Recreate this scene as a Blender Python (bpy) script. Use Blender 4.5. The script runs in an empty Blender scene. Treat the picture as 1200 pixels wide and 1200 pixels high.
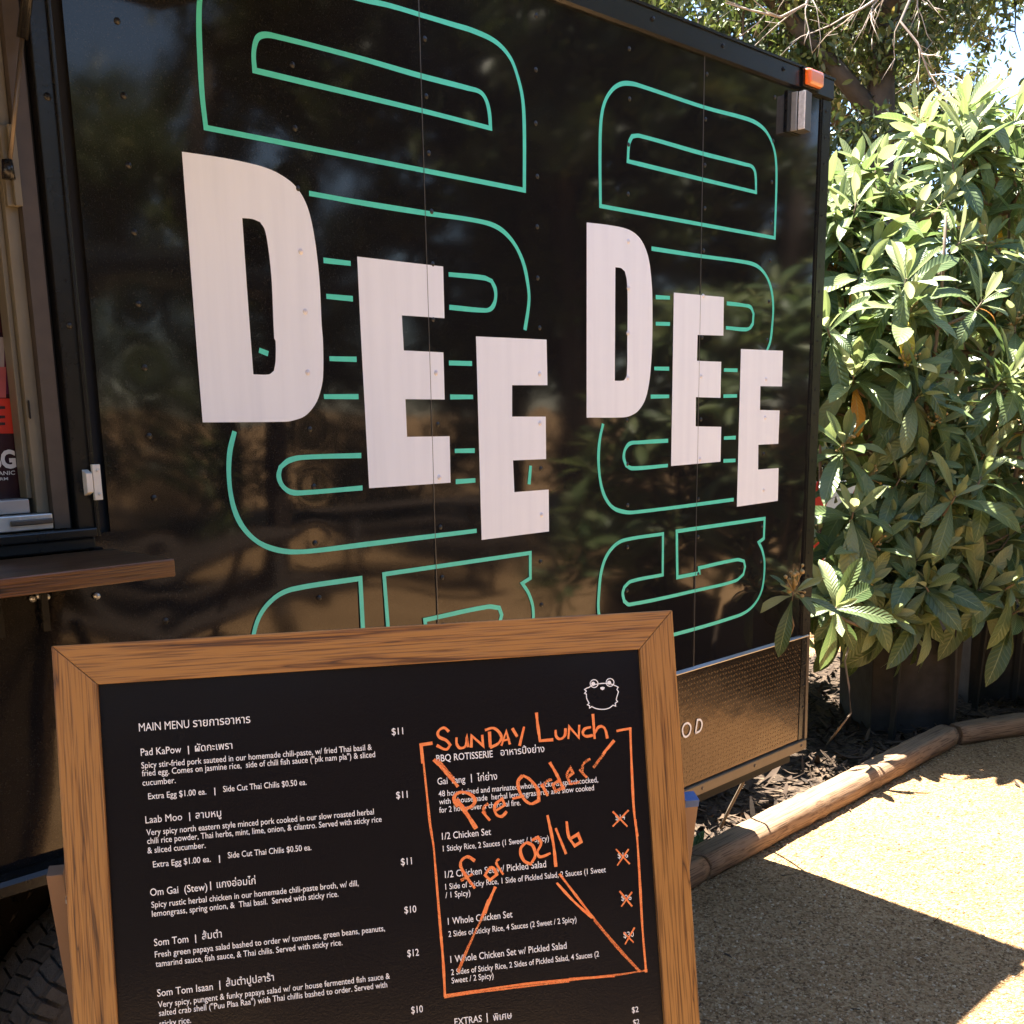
import bpy, bmesh, math, random
import numpy as np
from mathutils import Vector, Matrix
from mathutils.geometry import tessellate_polygon

R = math.radians
rng = np.random.default_rng(7)
random.seed(7)
scene = bpy.context.scene
COL = scene.collection

# ------------------------------------------------------------------ camera
CAM_H, WALL_D = 1.6, 1.85
F_PX, CY = 1290.0, 753.85
_pi, _ro, _ya = 0.20815, -0.016828, 0.788825
fw = Vector((math.sin(_ya) * math.cos(_pi), math.cos(_ya) * math.cos(_pi), -math.sin(_pi)))
rt = Vector((math.cos(_ya), -math.sin(_ya), 0))
up = rt.cross(fw)
cr = math.cos(_ro) * rt + math.sin(_ro) * up
cu = -math.sin(_ro) * rt + math.cos(_ro) * up
CAM = Vector((0, -WALL_D, CAM_H))
cam_d = bpy.data.cameras.new('camera')
cam = bpy.data.objects.new('camera', cam_d)
COL.objects.link(cam)
m3 = Matrix((cr, cu, -fw)).transposed()
cam.matrix_world = Matrix.Translation(CAM) @ m3.to_4x4()
cam_d.sensor_width = 36
cam_d.lens = F_PX / 1200 * 36
cam_d.shift_y = (CY - 600) / 1200
cam_d.clip_start = 0.02
cam_d.clip_end = 2000
scene.camera = cam

# ------------------------------------------------------------------ light
SUN_DIR = Vector((0.027, 0.315, 1.0)).normalized()      # towards the sun
el = math.asin(SUN_DIR.z)
world = bpy.data.worlds.new('World')
scene.world = world
world.use_nodes = True
wn = world.node_tree.nodes
wl = world.node_tree.links
for n in list(wn):
    wn.remove(n)
wo = wn.new('ShaderNodeOutputWorld')
wb = wn.new('ShaderNodeBackground')
ws = wn.new('ShaderNodeTexSky')
ws.sky_type = 'NISHITA'
ws.sun_disc = False
ws.sun_elevation = el
ws.sun_rotation = math.atan2(SUN_DIR.x, SUN_DIR.y)
ws.air_density = 0.9
ws.dust_density = 0.25
ws.ozone_density = 1.9
wb.inputs['Strength'].default_value = 0.062
wl.new(ws.outputs[0], wb.inputs[0])
wl.new(wb.outputs[0], wo.inputs[0])
sd = bpy.data.lights.new('sun', 'SUN')
sd.energy = 5.0
sd.angle = R(0.5)
sd.color = (1.0, 0.94, 0.84)
sun = bpy.data.objects.new('sun', sd)
COL.objects.link(sun)
sun.rotation_euler = (-SUN_DIR).to_track_quat('-Z', 'Y').to_euler()
sun.location = (0, 3, 12)
scene.view_settings.view_transform = 'Standard'
scene.view_settings.look = 'None'
scene.view_settings.exposure = 3.1
scene.view_settings.gamma = 1.0
scene.cycles.max_bounces = 8
scene.cycles.transparent_max_bounces = 12


# ------------------------------------------------------------------ back projection onto real planes
def ray(x, y):
    return cr * ((x - 600) / F_PX) + cu * ((CY - y) / F_PX) + fw


def W(x, y, Y=0.0):                 # point on the plane parallel to the trailer wall
    d = ray(x, y)
    return CAM + d * ((Y + WALL_D) / d.y)


def G(x, y, z=0.0):                 # point on a level plane
    d = ray(x, y)
    return CAM + d * ((z - CAM_H) / d.z)


def AT(x, y, depth):
    d = ray(x, y)
    return CAM + d * depth


# ------------------------------------------------------------------ mesh helpers
class MB:
    def __init__(self):
        self.v, self.f, self.m, self.uv = [], [], [], None

    def add(self, vs, fs, m=0):
        o = len(self.v)
        self.v += [tuple(p) for p in vs]
        self.f += [tuple(i + o for i in f) for f in fs]
        self.m += [m] * len(fs)

    def box(self, a, b, m=0):
        x0, y0, z0 = a
        x1, y1, z1 = b
        vs = [(x0, y0, z0), (x1, y0, z0), (x1, y1, z0), (x0, y1, z0), (x0, y0, z1), (x1, y0, z1), (x1, y1, z1), (x0, y1, z1)]
        self.add(vs, [(0, 3, 2, 1), (4, 5, 6, 7), (0, 1, 5, 4), (1, 2, 6, 5), (2, 3, 7, 6), (3, 0, 4, 7)], m)

    def prism(self, pts, ext, m=0):
        n = len(pts)
        pts = [Vector(p) for p in pts]
        ext = Vector(ext)
        vs = pts + [p + ext for p in pts]
        fs = [tuple(range(n - 1, -1, -1)), tuple(range(n, 2 * n))]
        fs += [(i, (i + 1) % n, n + (i + 1) % n, n + i) for i in range(n)]
        self.add(vs, fs, m)

    def tube(self, pts, rad, n=8, m=0, cap=True):
        pts = [Vector(p) for p in pts]
        if not hasattr(rad, '__len__'):
            rad = [rad] * len(pts)
        vs, fs = [], []
        ref = Vector((0.31, 0.17, 0.93))
        for i, p in enumerate(pts):
            t = (pts[min(i + 1, len(pts) - 1)] - pts[max(i - 1, 0)]).normalized()
            if abs(t.dot(ref)) > 0.97:
                ref = Vector((0.9, 0.3, 0.1))
            a = t.cross(ref).normalized()
            b = t.cross(a)
            for k in range(n):
                w = 2 * math.pi * k / n
                vs.append(p + (a * math.cos(w) + b * math.sin(w)) * rad[i])
        for i in range(len(pts) - 1):
            for k in range(n):
                k2 = (k + 1) % n
                fs.append((i * n + k, i * n + k2, (i + 1) * n + k2, (i + 1) * n + k))
        if cap:
            fs.append(tuple(range(n - 1, -1, -1)))
            fs.append(tuple((len(pts) - 1) * n + k for k in range(n)))
        self.add(vs, fs, m)

    def lathe(self, prof, axis_pt, axis, n=48, m=0, closed=False):
        # prof: (radius, offset along axis)
        axis = Vector(axis).normalized()
        a = axis.orthogonal().normalized()
        b = axis.cross(a)
        vs, fs = [], []
        for (r_, h) in prof:
            for k in range(n):
                w = 2 * math.pi * k / n
                vs.append(Vector(axis_pt) + axis * h + (a * math.cos(w) + b * math.sin(w)) * r_)
        L = len(prof)
        for i in range(L if closed else L - 1):
            j = (i + 1) % L
            for k in range(n):
                k2 = (k + 1) % n
                fs.append((i * n + k, i * n + k2, j * n + k2, j * n + k))
        self.add(vs, fs, m)

    def build(self, name, mats, parent=None, smooth=False, bevel=0):
        me = bpy.data.meshes.new(name)
        me.from_pydata(self.v, [], self.f)
        if not isinstance(mats, (list, tuple)):
            mats = [mats]
        for mt in mats:
            me.materials.append(mt)
        if len(mats) > 1:
            me.polygons.foreach_set('material_index', self.m)
        if smooth:
            me.polygons.foreach_set('use_smooth', [True] * len(me.polygons))
        me.update()
        o = bpy.data.objects.new(name, me)
        COL.objects.link(o)
        if bevel:
            bv = o.modifiers.new('bevel', 'BEVEL')
            bv.width = bevel
            bv.segments = 2
            bv.limit_method = 'ANGLE'
        attach(o, parent)
        return o


def wpos(o):
    M = o.matrix_basis.copy()
    p = o
    while p.parent:
        M = p.parent.matrix_basis @ p.matrix_parent_inverse @ M if False else p.parent.matrix_basis @ (p.matrix_parent_inverse @ M)
        p = p.parent
    return M


def attach(o, parent):
    """parent a mesh whose vertices are in world coordinates"""
    if parent is None:
        return
    o.parent = parent
    o.matrix_parent_inverse = wpos(parent).inverted()


def npmesh(name, V, Fq, mats, parent=None, smooth=True, uv=None, tint=None, local=False, midx=None):
    """fast mesh from numpy arrays, faces all with the same number of corners"""
    me = bpy.data.meshes.new(name)
    nf, k = Fq.shape
    me.vertices.add(len(V))
    me.vertices.foreach_set('co', V.astype(np.float32).ravel())
    me.loops.add(nf * k)
    me.loops.foreach_set('vertex_index', Fq.astype(np.int32).ravel())
    me.polygons.add(nf)
    me.polygons.foreach_set('loop_start', np.arange(0, nf * k, k, dtype=np.int32))
    if uv is not None:
        l = me.uv_layers.new(name='UVMap')
        l.data.foreach_set('uv', uv[Fq.ravel()].astype(np.float32).ravel())
    if tint is not None:
        a = me.attributes.new('tint', 'FLOAT', 'POINT')
        a.data.foreach_set('value', tint.astype(np.float32))
    me.update(calc_edges=True)
    me.validate()
    if smooth:
        me.polygons.foreach_set('use_smooth', np.ones(nf, dtype=bool))
    if not isinstance(mats, (list, tuple)):
        mats = [mats]
    for mt in mats:
        me.materials.append(mt)
    if midx is not None:
        me.polygons.foreach_set('material_index', midx.astype(np.int32))
    o = bpy.data.objects.new(name, me)
    COL.objects.link(o)
    if local:
        o.parent = parent
    else:
        attach(o, parent)
    return o


def thing(name, label, cat, loc=(0, 0, 0), rz=0.0, group=None):
    o = bpy.data.objects.new(name, None)
    o.empty_display_size = 0.1
    COL.objects.link(o)
    o.location = loc
    o.rotation_euler = (0, 0, rz)
    return tag(o, label, cat, group)


def tag(o, label, cat, group=None, kind=None):
    if label:
        o['label'] = label
    if cat:
        o['category'] = cat
    if group:
        o['group'] = group
    if kind:
        o['kind'] = kind
    return o


def copy_tree(o, parent=None):
    c = o.copy()
    COL.objects.link(c)
    if parent is not None:
        c.parent = parent
        c.matrix_parent_inverse = o.matrix_parent_inverse.copy()
    for ch in list(o.children):
        copy_tree(ch, c)
    return c


# ------------------------------------------------------------------ materials
def nmat(name):
    m = bpy.data.materials.new(name)
    m.use_nodes = True
    nt = m.node_tree
    return m, nt, nt.nodes, nt.links, nt.nodes['Principled BSDF']


def simple(name, col, rough=0.5, metal=0.0, var=0.15, scale=30, bump=0.0, bscale=80, spec=0.5, coat=0.0):
    m, nt, N, L, b = nmat(name)
    tc = N.new('ShaderNodeTexCoord')
    no = N.new('ShaderNodeTexNoise')
    no.inputs['Scale'].default_value = scale
    no.inputs['Detail'].default_value = 5
    L.new(tc.outputs['Object'], no.inputs['Vector'])
    mx = N.new('ShaderNodeMix')
    mx.data_type = 'RGBA'
    mx.inputs[6].default_value = (*[c * (1 - var) for c in col], 1)
    mx.inputs[7].default_value = (*[min(1, c * (1 + var)) for c in col], 1)
    L.new(no.outputs[0], mx.inputs[0])
    L.new(mx.outputs[2], b.inputs['Base Color'])
    b.inputs['Roughness'].default_value = rough
    b.inputs['Metallic'].default_value = metal
    b.inputs['Specular IOR Level'].default_value = spec
    b.inputs['Coat Weight'].default_value = coat
    if bump:
        n2 = N.new('ShaderNodeTexNoise')
        n2.inputs['Scale'].default_value = bscale
        n2.inputs['Detail'].default_value = 6
        L.new(tc.outputs['Object'], n2.inputs['Vector'])
        bp = N.new('ShaderNodeBump')
        bp.inputs['Strength'].default_value = bump
        bp.inputs['Distance'].default_value = 0.01
        L.new(n2.outputs[0], bp.inputs['Height'])
        L.new(bp.outputs[0], b.inputs['Normal'])
    return m


def ramp(N, stops):
    r_ = N.new('ShaderNodeValToRGB')
    e = r_.color_ramp.elements
    while len(e) < len(stops):
        e.new(0.5)
    for i, (p, c) in enumerate(stops):
        e[i].position = p
        e[i].color = (*c, 1)
    return r_


def black_paint():
    m, nt, N, L, b = nmat('glossy_black_paint')
    tc = N.new('ShaderNodeTexCoord')
    b.inputs['Base Color'].default_value = (0.008, 0.008, 0.009, 1)
    n1 = N.new('ShaderNodeTexNoise')
    n1.inputs['Scale'].default_value = 3.0
    n1.inputs['Detail'].default_value = 6
    n1.inputs['Roughness'].default_value = 0.7
    L.new(tc.outputs['Object'], n1.inputs['Vector'])
    mr = N.new('ShaderNodeMapRange')
    mr.inputs['From Min'].default_value = 0.3
    mr.inputs['From Max'].default_value = 0.7
    mr.inputs['To Min'].default_value = 0.03
    mr.inputs['To Max'].default_value = 0.075
    L.new(n1.outputs[0], mr.inputs['Value'])
    L.new(mr.outputs[0], b.inputs['Roughness'])
    # faint orange peel
    n2 = N.new('ShaderNodeTexNoise')
    n2.inputs['Scale'].default_value = 260
    n2.inputs['Detail'].default_value = 2
    L.new(tc.outputs['Object'], n2.inputs['Vector'])
    bp = N.new('ShaderNodeBump')
    bp.inputs['Strength'].default_value = 0.006
    bp.inputs['Distance'].default_value = 0.001
    L.new(n2.outputs[0], bp.inputs['Height'])
    L.new(bp.outputs[0], b.inputs['Normal'])
    # dusty haze: slightly lighter specks
    n3 = N.new('ShaderNodeTexNoise')
    n3.inputs['Scale'].default_value = 420
    n3.inputs['Detail'].default_value = 1
    L.new(tc.outputs['Object'], n3.inputs['Vector'])
    r3 = ramp(N, [(0.60, (0.007, 0.007, 0.008)), (0.80, (0.03, 0.028, 0.026))])
    L.new(n3.outputs[0], r3.inputs[0])
    L.new(r3.outputs[0], b.inputs['Base Color'])
    b.inputs['Specular Tint'].default_value = (1.0, 0.92, 0.83, 1)
    b.inputs['Specular IOR Level'].default_value = 0.42
    return m


def brushed_paint(name, col, col2, rough):
    m, nt, N, L, b = nmat(name)
    tc = N.new('ShaderNodeTexCoord')
    mp = N.new('ShaderNodeMapping')
    mp.inputs['Scale'].default_value = (38, 0.0, 2.2)
    L.new(tc.outputs['Object'], mp.inputs[0])
    no = N.new('ShaderNodeTexNoise')
    no.inputs['Scale'].default_value = 1.0
    no.inputs['Detail'].default_value = 5
    L.new(mp.outputs[0], no.inputs['Vector'])
    r_ = ramp(N, [(0.3, col2), (0.6, col)])
    L.new(no.outputs[0], r_.inputs[0])
    L.new(r_.outputs[0], b.inputs['Base Color'])
    b.inputs['Roughness'].default_value = rough
    bp = N.new('ShaderNodeBump')
    bp.inputs['Strength'].default_value = 0.03
    bp.inputs['Distance'].default_value = 0.001
    L.new(no.outputs[0], bp.inputs['Height'])
    L.new(bp.outputs[0], b.inputs['Normal'])
    return m


def wood(name, axis, light, mid, dark, rough=0.45, gscale=1.0, seed=0.0):
    m, nt, N, L, b = nmat(name)
    tc = N.new('ShaderNodeTexCoord')
    mp = N.new('ShaderNodeMapping')
    lo, hi = 2.1 * gscale, 46 * gscale
    mp.inputs['Scale'].default_value = (lo if axis == 0 else hi, lo if axis == 1 else hi, lo if axis == 2 else hi)
    mp.inputs['Location'].default_value = (seed, seed * 1.7, seed * 0.6)
    L.new(tc.outputs['Object'], mp.inputs[0])
    wv = N.new('ShaderNodeTexNoise')
    wv.inputs['Scale'].default_value = 1.0
    wv.inputs['Detail'].default_value = 3
    wv.inputs['Distortion'].default_value = 0.6
    L.new(mp.outputs[0], wv.inputs['Vector'])
    ml = N.new('ShaderNodeMath')
    ml.operation = 'MULTIPLY'
    ml.inputs[1].default_value = 7.0
    L.new(wv.outputs[0], ml.inputs[0])
    fr = N.new('ShaderNodeMath')
    fr.operation = 'PINGPONG'
    fr.inputs[1].default_value = 1.0
    L.new(ml.outputs[0], fr.inputs[0])
    r1 = ramp(N, [(0.0, dark), (0.10, mid), (0.38, light), (1.0, light)])
    L.new(fr.outputs[0], r1.inputs[0])
    # fine dark pores
    mp2 = N.new('ShaderNodeMapping')
    lo2, hi2 = 9 * gscale, 420 * gscale
    mp2.inputs['Scale'].default_value = (lo2 if axis == 0 else hi2, lo2 if axis == 1 else hi2, lo2 if axis == 2 else hi2)
    L.new(tc.outputs['Object'], mp2.inputs[0])
    n2 = N.new('ShaderNodeTexNoise')
    n2.inputs['Scale'].default_value = 1.0
    n2.inputs['Detail'].default_value = 2
    L.new(mp2.outputs[0], n2.inputs['Vector'])
    r2 = ramp(N, [(0.36, (0.35, 0.30, 0.27)), (0.52, (1, 1, 1))])
    L.new(n2.outputs[0], r2.inputs[0])
    mx = N.new('ShaderNodeMix')
    mx.data_type = 'RGBA'
    mx.blend_type = 'MULTIPLY'
    mx.inputs[0].default_value = 0.8
    L.new(r1.outputs[0], mx.inputs[6])
    L.new(r2.outputs[0], mx.inputs[7])
    L.new(mx.outputs[2], b.inputs['Base Color'])
    b.inputs['Roughness'].default_value = rough
    bp = N.new('ShaderNodeBump')
    bp.inputs['Strength'].default_value = 0.25
    bp.inputs['Distance'].default_value = 0.002
    L.new(r2.outputs[0], bp.inputs['Height'])
    L.new(bp.outputs[0], b.inputs['Normal'])
    return m


def leaf_mat(name, stops, veins=13.0, rough=0.42, vein_amt=0.35, trans=0.25, bump=0.6):
    m, nt, N, L, b = nmat(name)
    at = N.new('ShaderNodeAttribute')
    at.attribute_name = 'tint'
    r_ = ramp(N, stops)
    L.new(at.outputs['Fac'], r_.inputs[0])
    uvn = N.new('ShaderNodeUVMap')
    sp = N.new('ShaderNodeSeparateXYZ')
    L.new(uvn.outputs[0], sp.inputs[0])

    def math_(op, a, bb=None):
        n = N.new('ShaderNodeMath')
        n.operation = op
        for i, q in enumerate((a, bb)):
            if q is None:
                continue
            if isinstance(q, (int, float)):
                n.inputs[i].default_value = q
            else:
                L.new(q, n.inputs[i])
        return n.outputs[0]
    av = math_('ABSOLUTE', math_('SUBTRACT', sp.outputs[1], 0.5))          # 0 at the midrib, .5 at the edge
    ph = math_('MULTIPLY', math_('SUBTRACT', sp.outputs[0], math_('MULTIPLY', av, 0.30)), veins)
    wv = math_('PINGPONG', ph, 0.5)                                         # 0 .. .5
    mid = math_('LESS_THAN', av, 0.03)
    mx = N.new('ShaderNodeMix')
    mx.data_type = 'RGBA'
    L.new(r_.outputs[0], mx.inputs[6])
    mx.inputs[7].default_value = (0.30, 0.34, 0.15, 1)
    vv = math_('MULTIPLY', math_('LESS_THAN', wv, 0.06), vein_amt * 0.6)
    L.new(math_('MAXIMUM', math_('MULTIPLY', mid, vein_amt * 1.6), vv), mx.inputs[0])
    L.new(mx.outputs[2], b.inputs['Base Color'])
    b.inputs['Roughness'].default_value = rough
    b.inputs['Specular IOR Level'].default_value = 0.45
    bp = N.new('ShaderNodeBump')
    bp.inputs['Strength'].default_value = bump
    bp.inputs['Distance'].default_value = 0.006
    L.new(wv, bp.inputs['Height'])
    L.new(bp.outputs[0], b.inputs['Normal'])
    tr = N.new('ShaderNodeBsdfTranslucent')
    hs = N.new('ShaderNodeHueSaturation')
    hs.inputs['Saturation'].default_value = 1.15
    hs.inputs['Value'].default_value = 1.5
    L.new(mx.outputs[2], hs.inputs['Color'])
    L.new(hs.outputs[0], tr.inputs[0])
    ms = N.new('ShaderNodeMixShader')
    ms.inputs[0].default_value = trans
    out = N['Material Output']
    L.new(b.outputs[0], ms.inputs[1])
    L.new(tr.outputs[0], ms.inputs[2])
    L.new(ms.outputs[0], out.inputs[0])
    return m


def ground_mat(name, stops, scale=105, bump=1.0, big=((0.75, 0.75, 0.75), (1.1, 1.1, 1.1)), bigscale=1.3):
    m, nt, N, L, b = nmat(name)
    tc = N.new('ShaderNodeTexCoord')
    vo = N.new('ShaderNodeTexVoronoi')
    vo.inputs['Scale'].default_value = scale
    L.new(tc.outputs['Object'], vo.inputs['Vector'])
    no = N.new('ShaderNodeTexNoise')
    no.inputs['Scale'].default_value = scale * 0.8
    no.inputs['Detail'].default_value = 7
    no.inputs['Roughness'].default_value = 0.75
    L.new(tc.outputs['Object'], no.inputs['Vector'])
    sep = N.new('ShaderNodeSeparateColor')
    L.new(vo.outputs['Color'], sep.inputs[0])
    av = N.new('ShaderNodeMath')
    av.operation = 'MULTIPLY_ADD'
    av.inputs[1].default_value = 0.55
    L.new(sep.outputs[0], av.inputs[0])
    m2 = N.new('ShaderNodeMath')
    m2.operation = 'MULTIPLY'
    m2.inputs[1].default_value = 0.45
    L.new(no.outputs[0], m2.inputs[0])
    L.new(m2.outputs[0], av.inputs[2])
    r_ = ramp(N, stops)
    L.new(av.outputs[0], r_.inputs[0])
    n3 = N.new('ShaderNodeTexNoise')
    n3.inputs['Scale'].default_value = bigscale
    n3.inputs['Detail'].default_value = 5
    L.new(tc.outputs['Object'], n3.inputs['Vector'])
    r3 = ramp(N, [(0.3, big[0]), (0.7, big[1])])
    L.new(n3.outputs[0], r3.inputs[0])
    mx = N.new('ShaderNodeMix')
    mx.data_type = 'RGBA'
    mx.blend_type = 'MULTIPLY'
    mx.inputs[0].default_value = 1.0
    L.new(r_.outputs[0], mx.inputs[6])
    L.new(r3.outputs[0], mx.inputs[7])
    L.new(mx.outputs[2], b.inputs['Base Color'])
    b.inputs['Roughness'].default_value = 0.95
    b.inputs['Specular IOR Level'].default_value = 0.2
    bp = N.new('ShaderNodeBump')
    bp.inputs['Strength'].default_value = bump
    bp.inputs['Distance'].default_value = 0.008
    ad = N.new('ShaderNodeMath')
    ad.operation = 'ADD'
    L.new(vo.outputs['Distance'], ad.inputs[0])
    L.new(no.outputs[0], ad.inputs[1])
    L.new(ad.outputs[0], bp.inputs['Height'])
    L.new(bp.outputs[0], b.inputs['Normal'])
    return m


def tint_mat(name, stops, rough=0.9, bscale=60, bump=0.3):
    m, nt, N, L, b = nmat(name)
    at = N.new('ShaderNodeAttribute')
    at.attribute_name = 'tint'
    r_ = ramp(N, stops)
    L.new(at.outputs['Fac'], r_.inputs[0])
    L.new(r_.outputs[0], b.inputs['Base Color'])
    b.inputs['Roughness'].default_value = rough
    b.inputs['Specular IOR Level'].default_value = 0.25
    tc = N.new('ShaderNodeTexCoord')
    no = N.new('ShaderNodeTexNoise')
    no.inputs['Scale'].default_value = bscale
    L.new(tc.outputs['Object'], no.inputs['Vector'])
    bp = N.new('ShaderNodeBump')
    bp.inputs['Strength'].default_value = bump
    bp.inputs['Distance'].default_value = 0.005
    L.new(no.outputs[0], bp.inputs['Height'])
    L.new(bp.outputs[0], b.inputs['Normal'])
    return m


def marker_mat():
    m, nt, N, L, b = nmat('orange_chalk_marker')
    tc = N.new('ShaderNodeTexCoord')
    no = N.new('ShaderNodeTexNoise')
    no.inputs['Scale'].default_value = 190
    no.inputs['Detail'].default_value = 4
    L.new(tc.outputs['Object'], no.inputs['Vector'])
    r_ = ramp(N, [(0.3, (0.86, 0.18, 0.040)), (0.7, (0.95, 0.31, 0.09))])
    L.new(no.outputs[0], r_.inputs[0])
    L.new(r_.outputs[0], b.inputs['Base Color'])
    b.inputs['Roughness'].default_value = 0.7
    at = N.new('ShaderNodeAttribute')
    at.attribute_name = 'tint'                       # how dry the pen was on that stroke
    ad = N.new('ShaderNodeMath')
    ad.operation = 'GREATER_THAN'
    n2 = N.new('ShaderNodeTexNoise')
    n2.inputs['Scale'].default_value = 1100
    n2.inputs['Detail'].default_value = 4
    L.new(tc.outputs['Object'], n2.inputs['Vector'])
    L.new(n2.outputs[0], ad.inputs[0])
    L.new(at.outputs['Fac'], ad.inputs[1])
    L.new(ad.outputs[0], b.inputs['Alpha'])
    return m


M = {}
M['black'] = black_paint()
M['white_paint'] = brushed_paint('white_letter_paint', (0.785, 0.835, 0.915), (0.735, 0.785, 0.87), 0.36)
M['teal'] = simple('teal_line_paint', (0.085, 0.62, 0.48), 0.45, var=0.12, scale=40)
M['black_trim'] = simple('black_trim_metal', (0.011, 0.0105, 0.010), 0.24, var=0.4, scale=25, bump=0.03, bscale=120, spec=0.35)
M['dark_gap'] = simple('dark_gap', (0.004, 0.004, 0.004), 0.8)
M['seam'] = simple('seam_edge', (0.16, 0.155, 0.15), 0.35, metal=0.6)
M['screw_black'] = simple('black_screw', (0.02, 0.019, 0.019), 0.3, metal=0.3)
M['screw_white'] = simple('white_screw', (0.72, 0.70, 0.72), 0.35)
M['plate'] = simple('dark_tread_plate', (0.016, 0.013, 0.010), 0.16, metal=0.0, var=0.3, scale=12, bump=0.55, bscale=3.2, spec=0.55)
M['plate'].node_tree.nodes['Principled BSDF'].inputs['Specular Tint'].default_value = (1.0, 0.62, 0.34, 1)
M['rail_grey'] = simple('dull_bottom_rail', (0.09, 0.07, 0.055), 0.4, metal=0.4, var=0.2)
M['bright_trim'] = simple('aluminium_trim', (0.30, 0.28, 0.26), 0.3, metal=0.9)
M['frame_beige'] = simple('beige_window_frame', (0.14, 0.122, 0.085), 0.45, metal=0.2, var=0.25, scale=18)
M['sill_white'] = simple('pale_window_rail', (0.36, 0.33, 0.31), 0.4, metal=0.2)
M['interior'] = simple('dark_interior', (0.05, 0.045, 0.04), 0.7)
M['latch'] = simple('white_latch_plastic', (0.62, 0.60, 0.55), 0.4, var=0.2)
M['zinc'] = simple('worn_zinc', (0.55, 0.54, 0.52), 0.35, metal=0.6, var=0.3, scale=60)
M['white_flake'] = simple('flaking_white_paint', (0.75, 0.74, 0.72), 0.5, var=0.5, scale=90)
M['tyre'] = simple('tyre_rubber', (0.060, 0.052, 0.044), 0.9, var=0.5, scale=60, bump=0.4, bscale=200)
M['rim'] = simple('silver_wheel_rim', (0.35, 0.35, 0.36), 0.4, metal=0.8)
M['text_white'] = simple('white_print', (0.86, 0.86, 0.86), 0.5, var=0.02)
M['marker'] = marker_mat()
M['planter'] = simple('dark_grey_planter', (0.030, 0.0275, 0.0255), 0.7, var=0.6, scale=14, bump=0.15, bscale=60, spec=0.15)
M['soil'] = simple('potting_soil', (0.035, 0.025, 0.018), 0.95, bump=0.9, bscale=50)
M['post'] = simple('black_post', (0.012, 0.012, 0.012), 0.6)
M['bark'] = simple('dark_oak_bark', (0.075, 0.055, 0.042), 0.95, var=0.5, scale=14, bump=1.0, bscale=22)
M['twig'] = simple('pale_dead_twig', (0.34, 0.27, 0.22), 0.8, var=0.25)
M['stem'] = simple('loquat_stem_bark', (0.16, 0.115, 0.075), 0.85, var=0.35, scale=20)
M['tan'] = simple('tan_flower_buds', (0.36, 0.25, 0.10), 0.8, var=0.35, scale=60)
M['log'] = wood('weathered_timber', 0, (0.25, 0.155, 0.086), (0.22, 0.132, 0.072), (0.13, 0.075, 0.042), 0.85, 0.6)
M['oak_u'] = wood('stained_oak_rail', 0, (0.36, 0.172, 0.044), (0.26, 0.113, 0.027), (0.085, 0.035, 0.010), 0.42, 1.0, 0.0)
M['oak_v'] = wood('stained_oak_stile', 2, (0.36, 0.172, 0.044), (0.26, 0.113, 0.027), (0.085, 0.035, 0.010), 0.42, 1.0, 3.3)
M['shelf_wood'] = wood('dark_shelf_wood', 0, (0.14, 0.060, 0.022), (0.08, 0.035, 0.014), (0.02, 0.011, 0.006), 0.3, 0.9, 1.1)
M['leg_wood'] = simple('brown_painted_leg', (0.215, 0.130, 0.080), 0.7, var=0.08, scale=8)
M['blue'] = simple('blue_tape', (0.05, 0.10, 0.25), 0.7)
M['loquat'] = leaf_mat('loquat_leaf', [(0.0, (0.060, 0.098, 0.036)), (0.35, (0.125, 0.172, 0.066)), (0.65, (0.225, 0.262, 0.115)),
                                       (0.86, (0.35, 0.375, 0.215)), (0.93, (0.50, 0.40, 0.05)), (1.0, (0.42, 0.14, 0.03))], trans=0.30, rough=0.36)
M['oak_leaf'] = leaf_mat('oak_leaf', [(0.0, (0.034, 0.050, 0.016)), (0.6, (0.068, 0.090, 0.028)), (0.88, (0.165, 0.18, 0.06)), (1.0, (0.22, 0.17, 0.06))],
                         veins=5, rough=0.38, vein_amt=0.1, trans=0.22, bump=0.1)
M['weed'] = leaf_mat('weed_leaf', [(0.0, (0.05, 0.11, 0.03)), (1.0, (0.10, 0.17, 0.05))], veins=6)
M['litter'] = tint_mat('dry_leaf_and_bark', [(0.0, (0.020, 0.014, 0.010)), (0.45, (0.060, 0.040, 0.027)), (0.8, (0.10, 0.066, 0.041)), (1.0, (0.20, 0.14, 0.09))])
M['stone'] = tint_mat('granite_grit', [(0.0, (0.13, 0.072, 0.034)), (0.35, (0.315, 0.182, 0.084)), (0.75, (0.38, 0.24, 0.118)), (1.0, (0.52, 0.385, 0.24))])
M['gravel'] = ground_mat('decomposed_granite', [(0.16, (0.080, 0.044, 0.020)), (0.40, (0.315, 0.182, 0.084)), (0.62, (0.40, 0.25, 0.122)), (0.95, (0.50, 0.35, 0.20))],
                         big=((0.78, 0.76, 0.73), (1.08, 1.07, 1.05)), bigscale=2.1)
M['mulch'] = ground_mat('dark_mulch', [(0.2, (0.018, 0.012, 0.008)), (0.5, (0.055, 0.038, 0.026)), (0.85, (0.12, 0.085, 0.055))], scale=55, bump=1.0)


def dedupe(pts):
    o = [pts[0]]
    for p in pts[1:]:
        if (Vector(p) - Vector(o[-1])).length > 1e-6:
            o.append(p)
    return o


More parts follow.
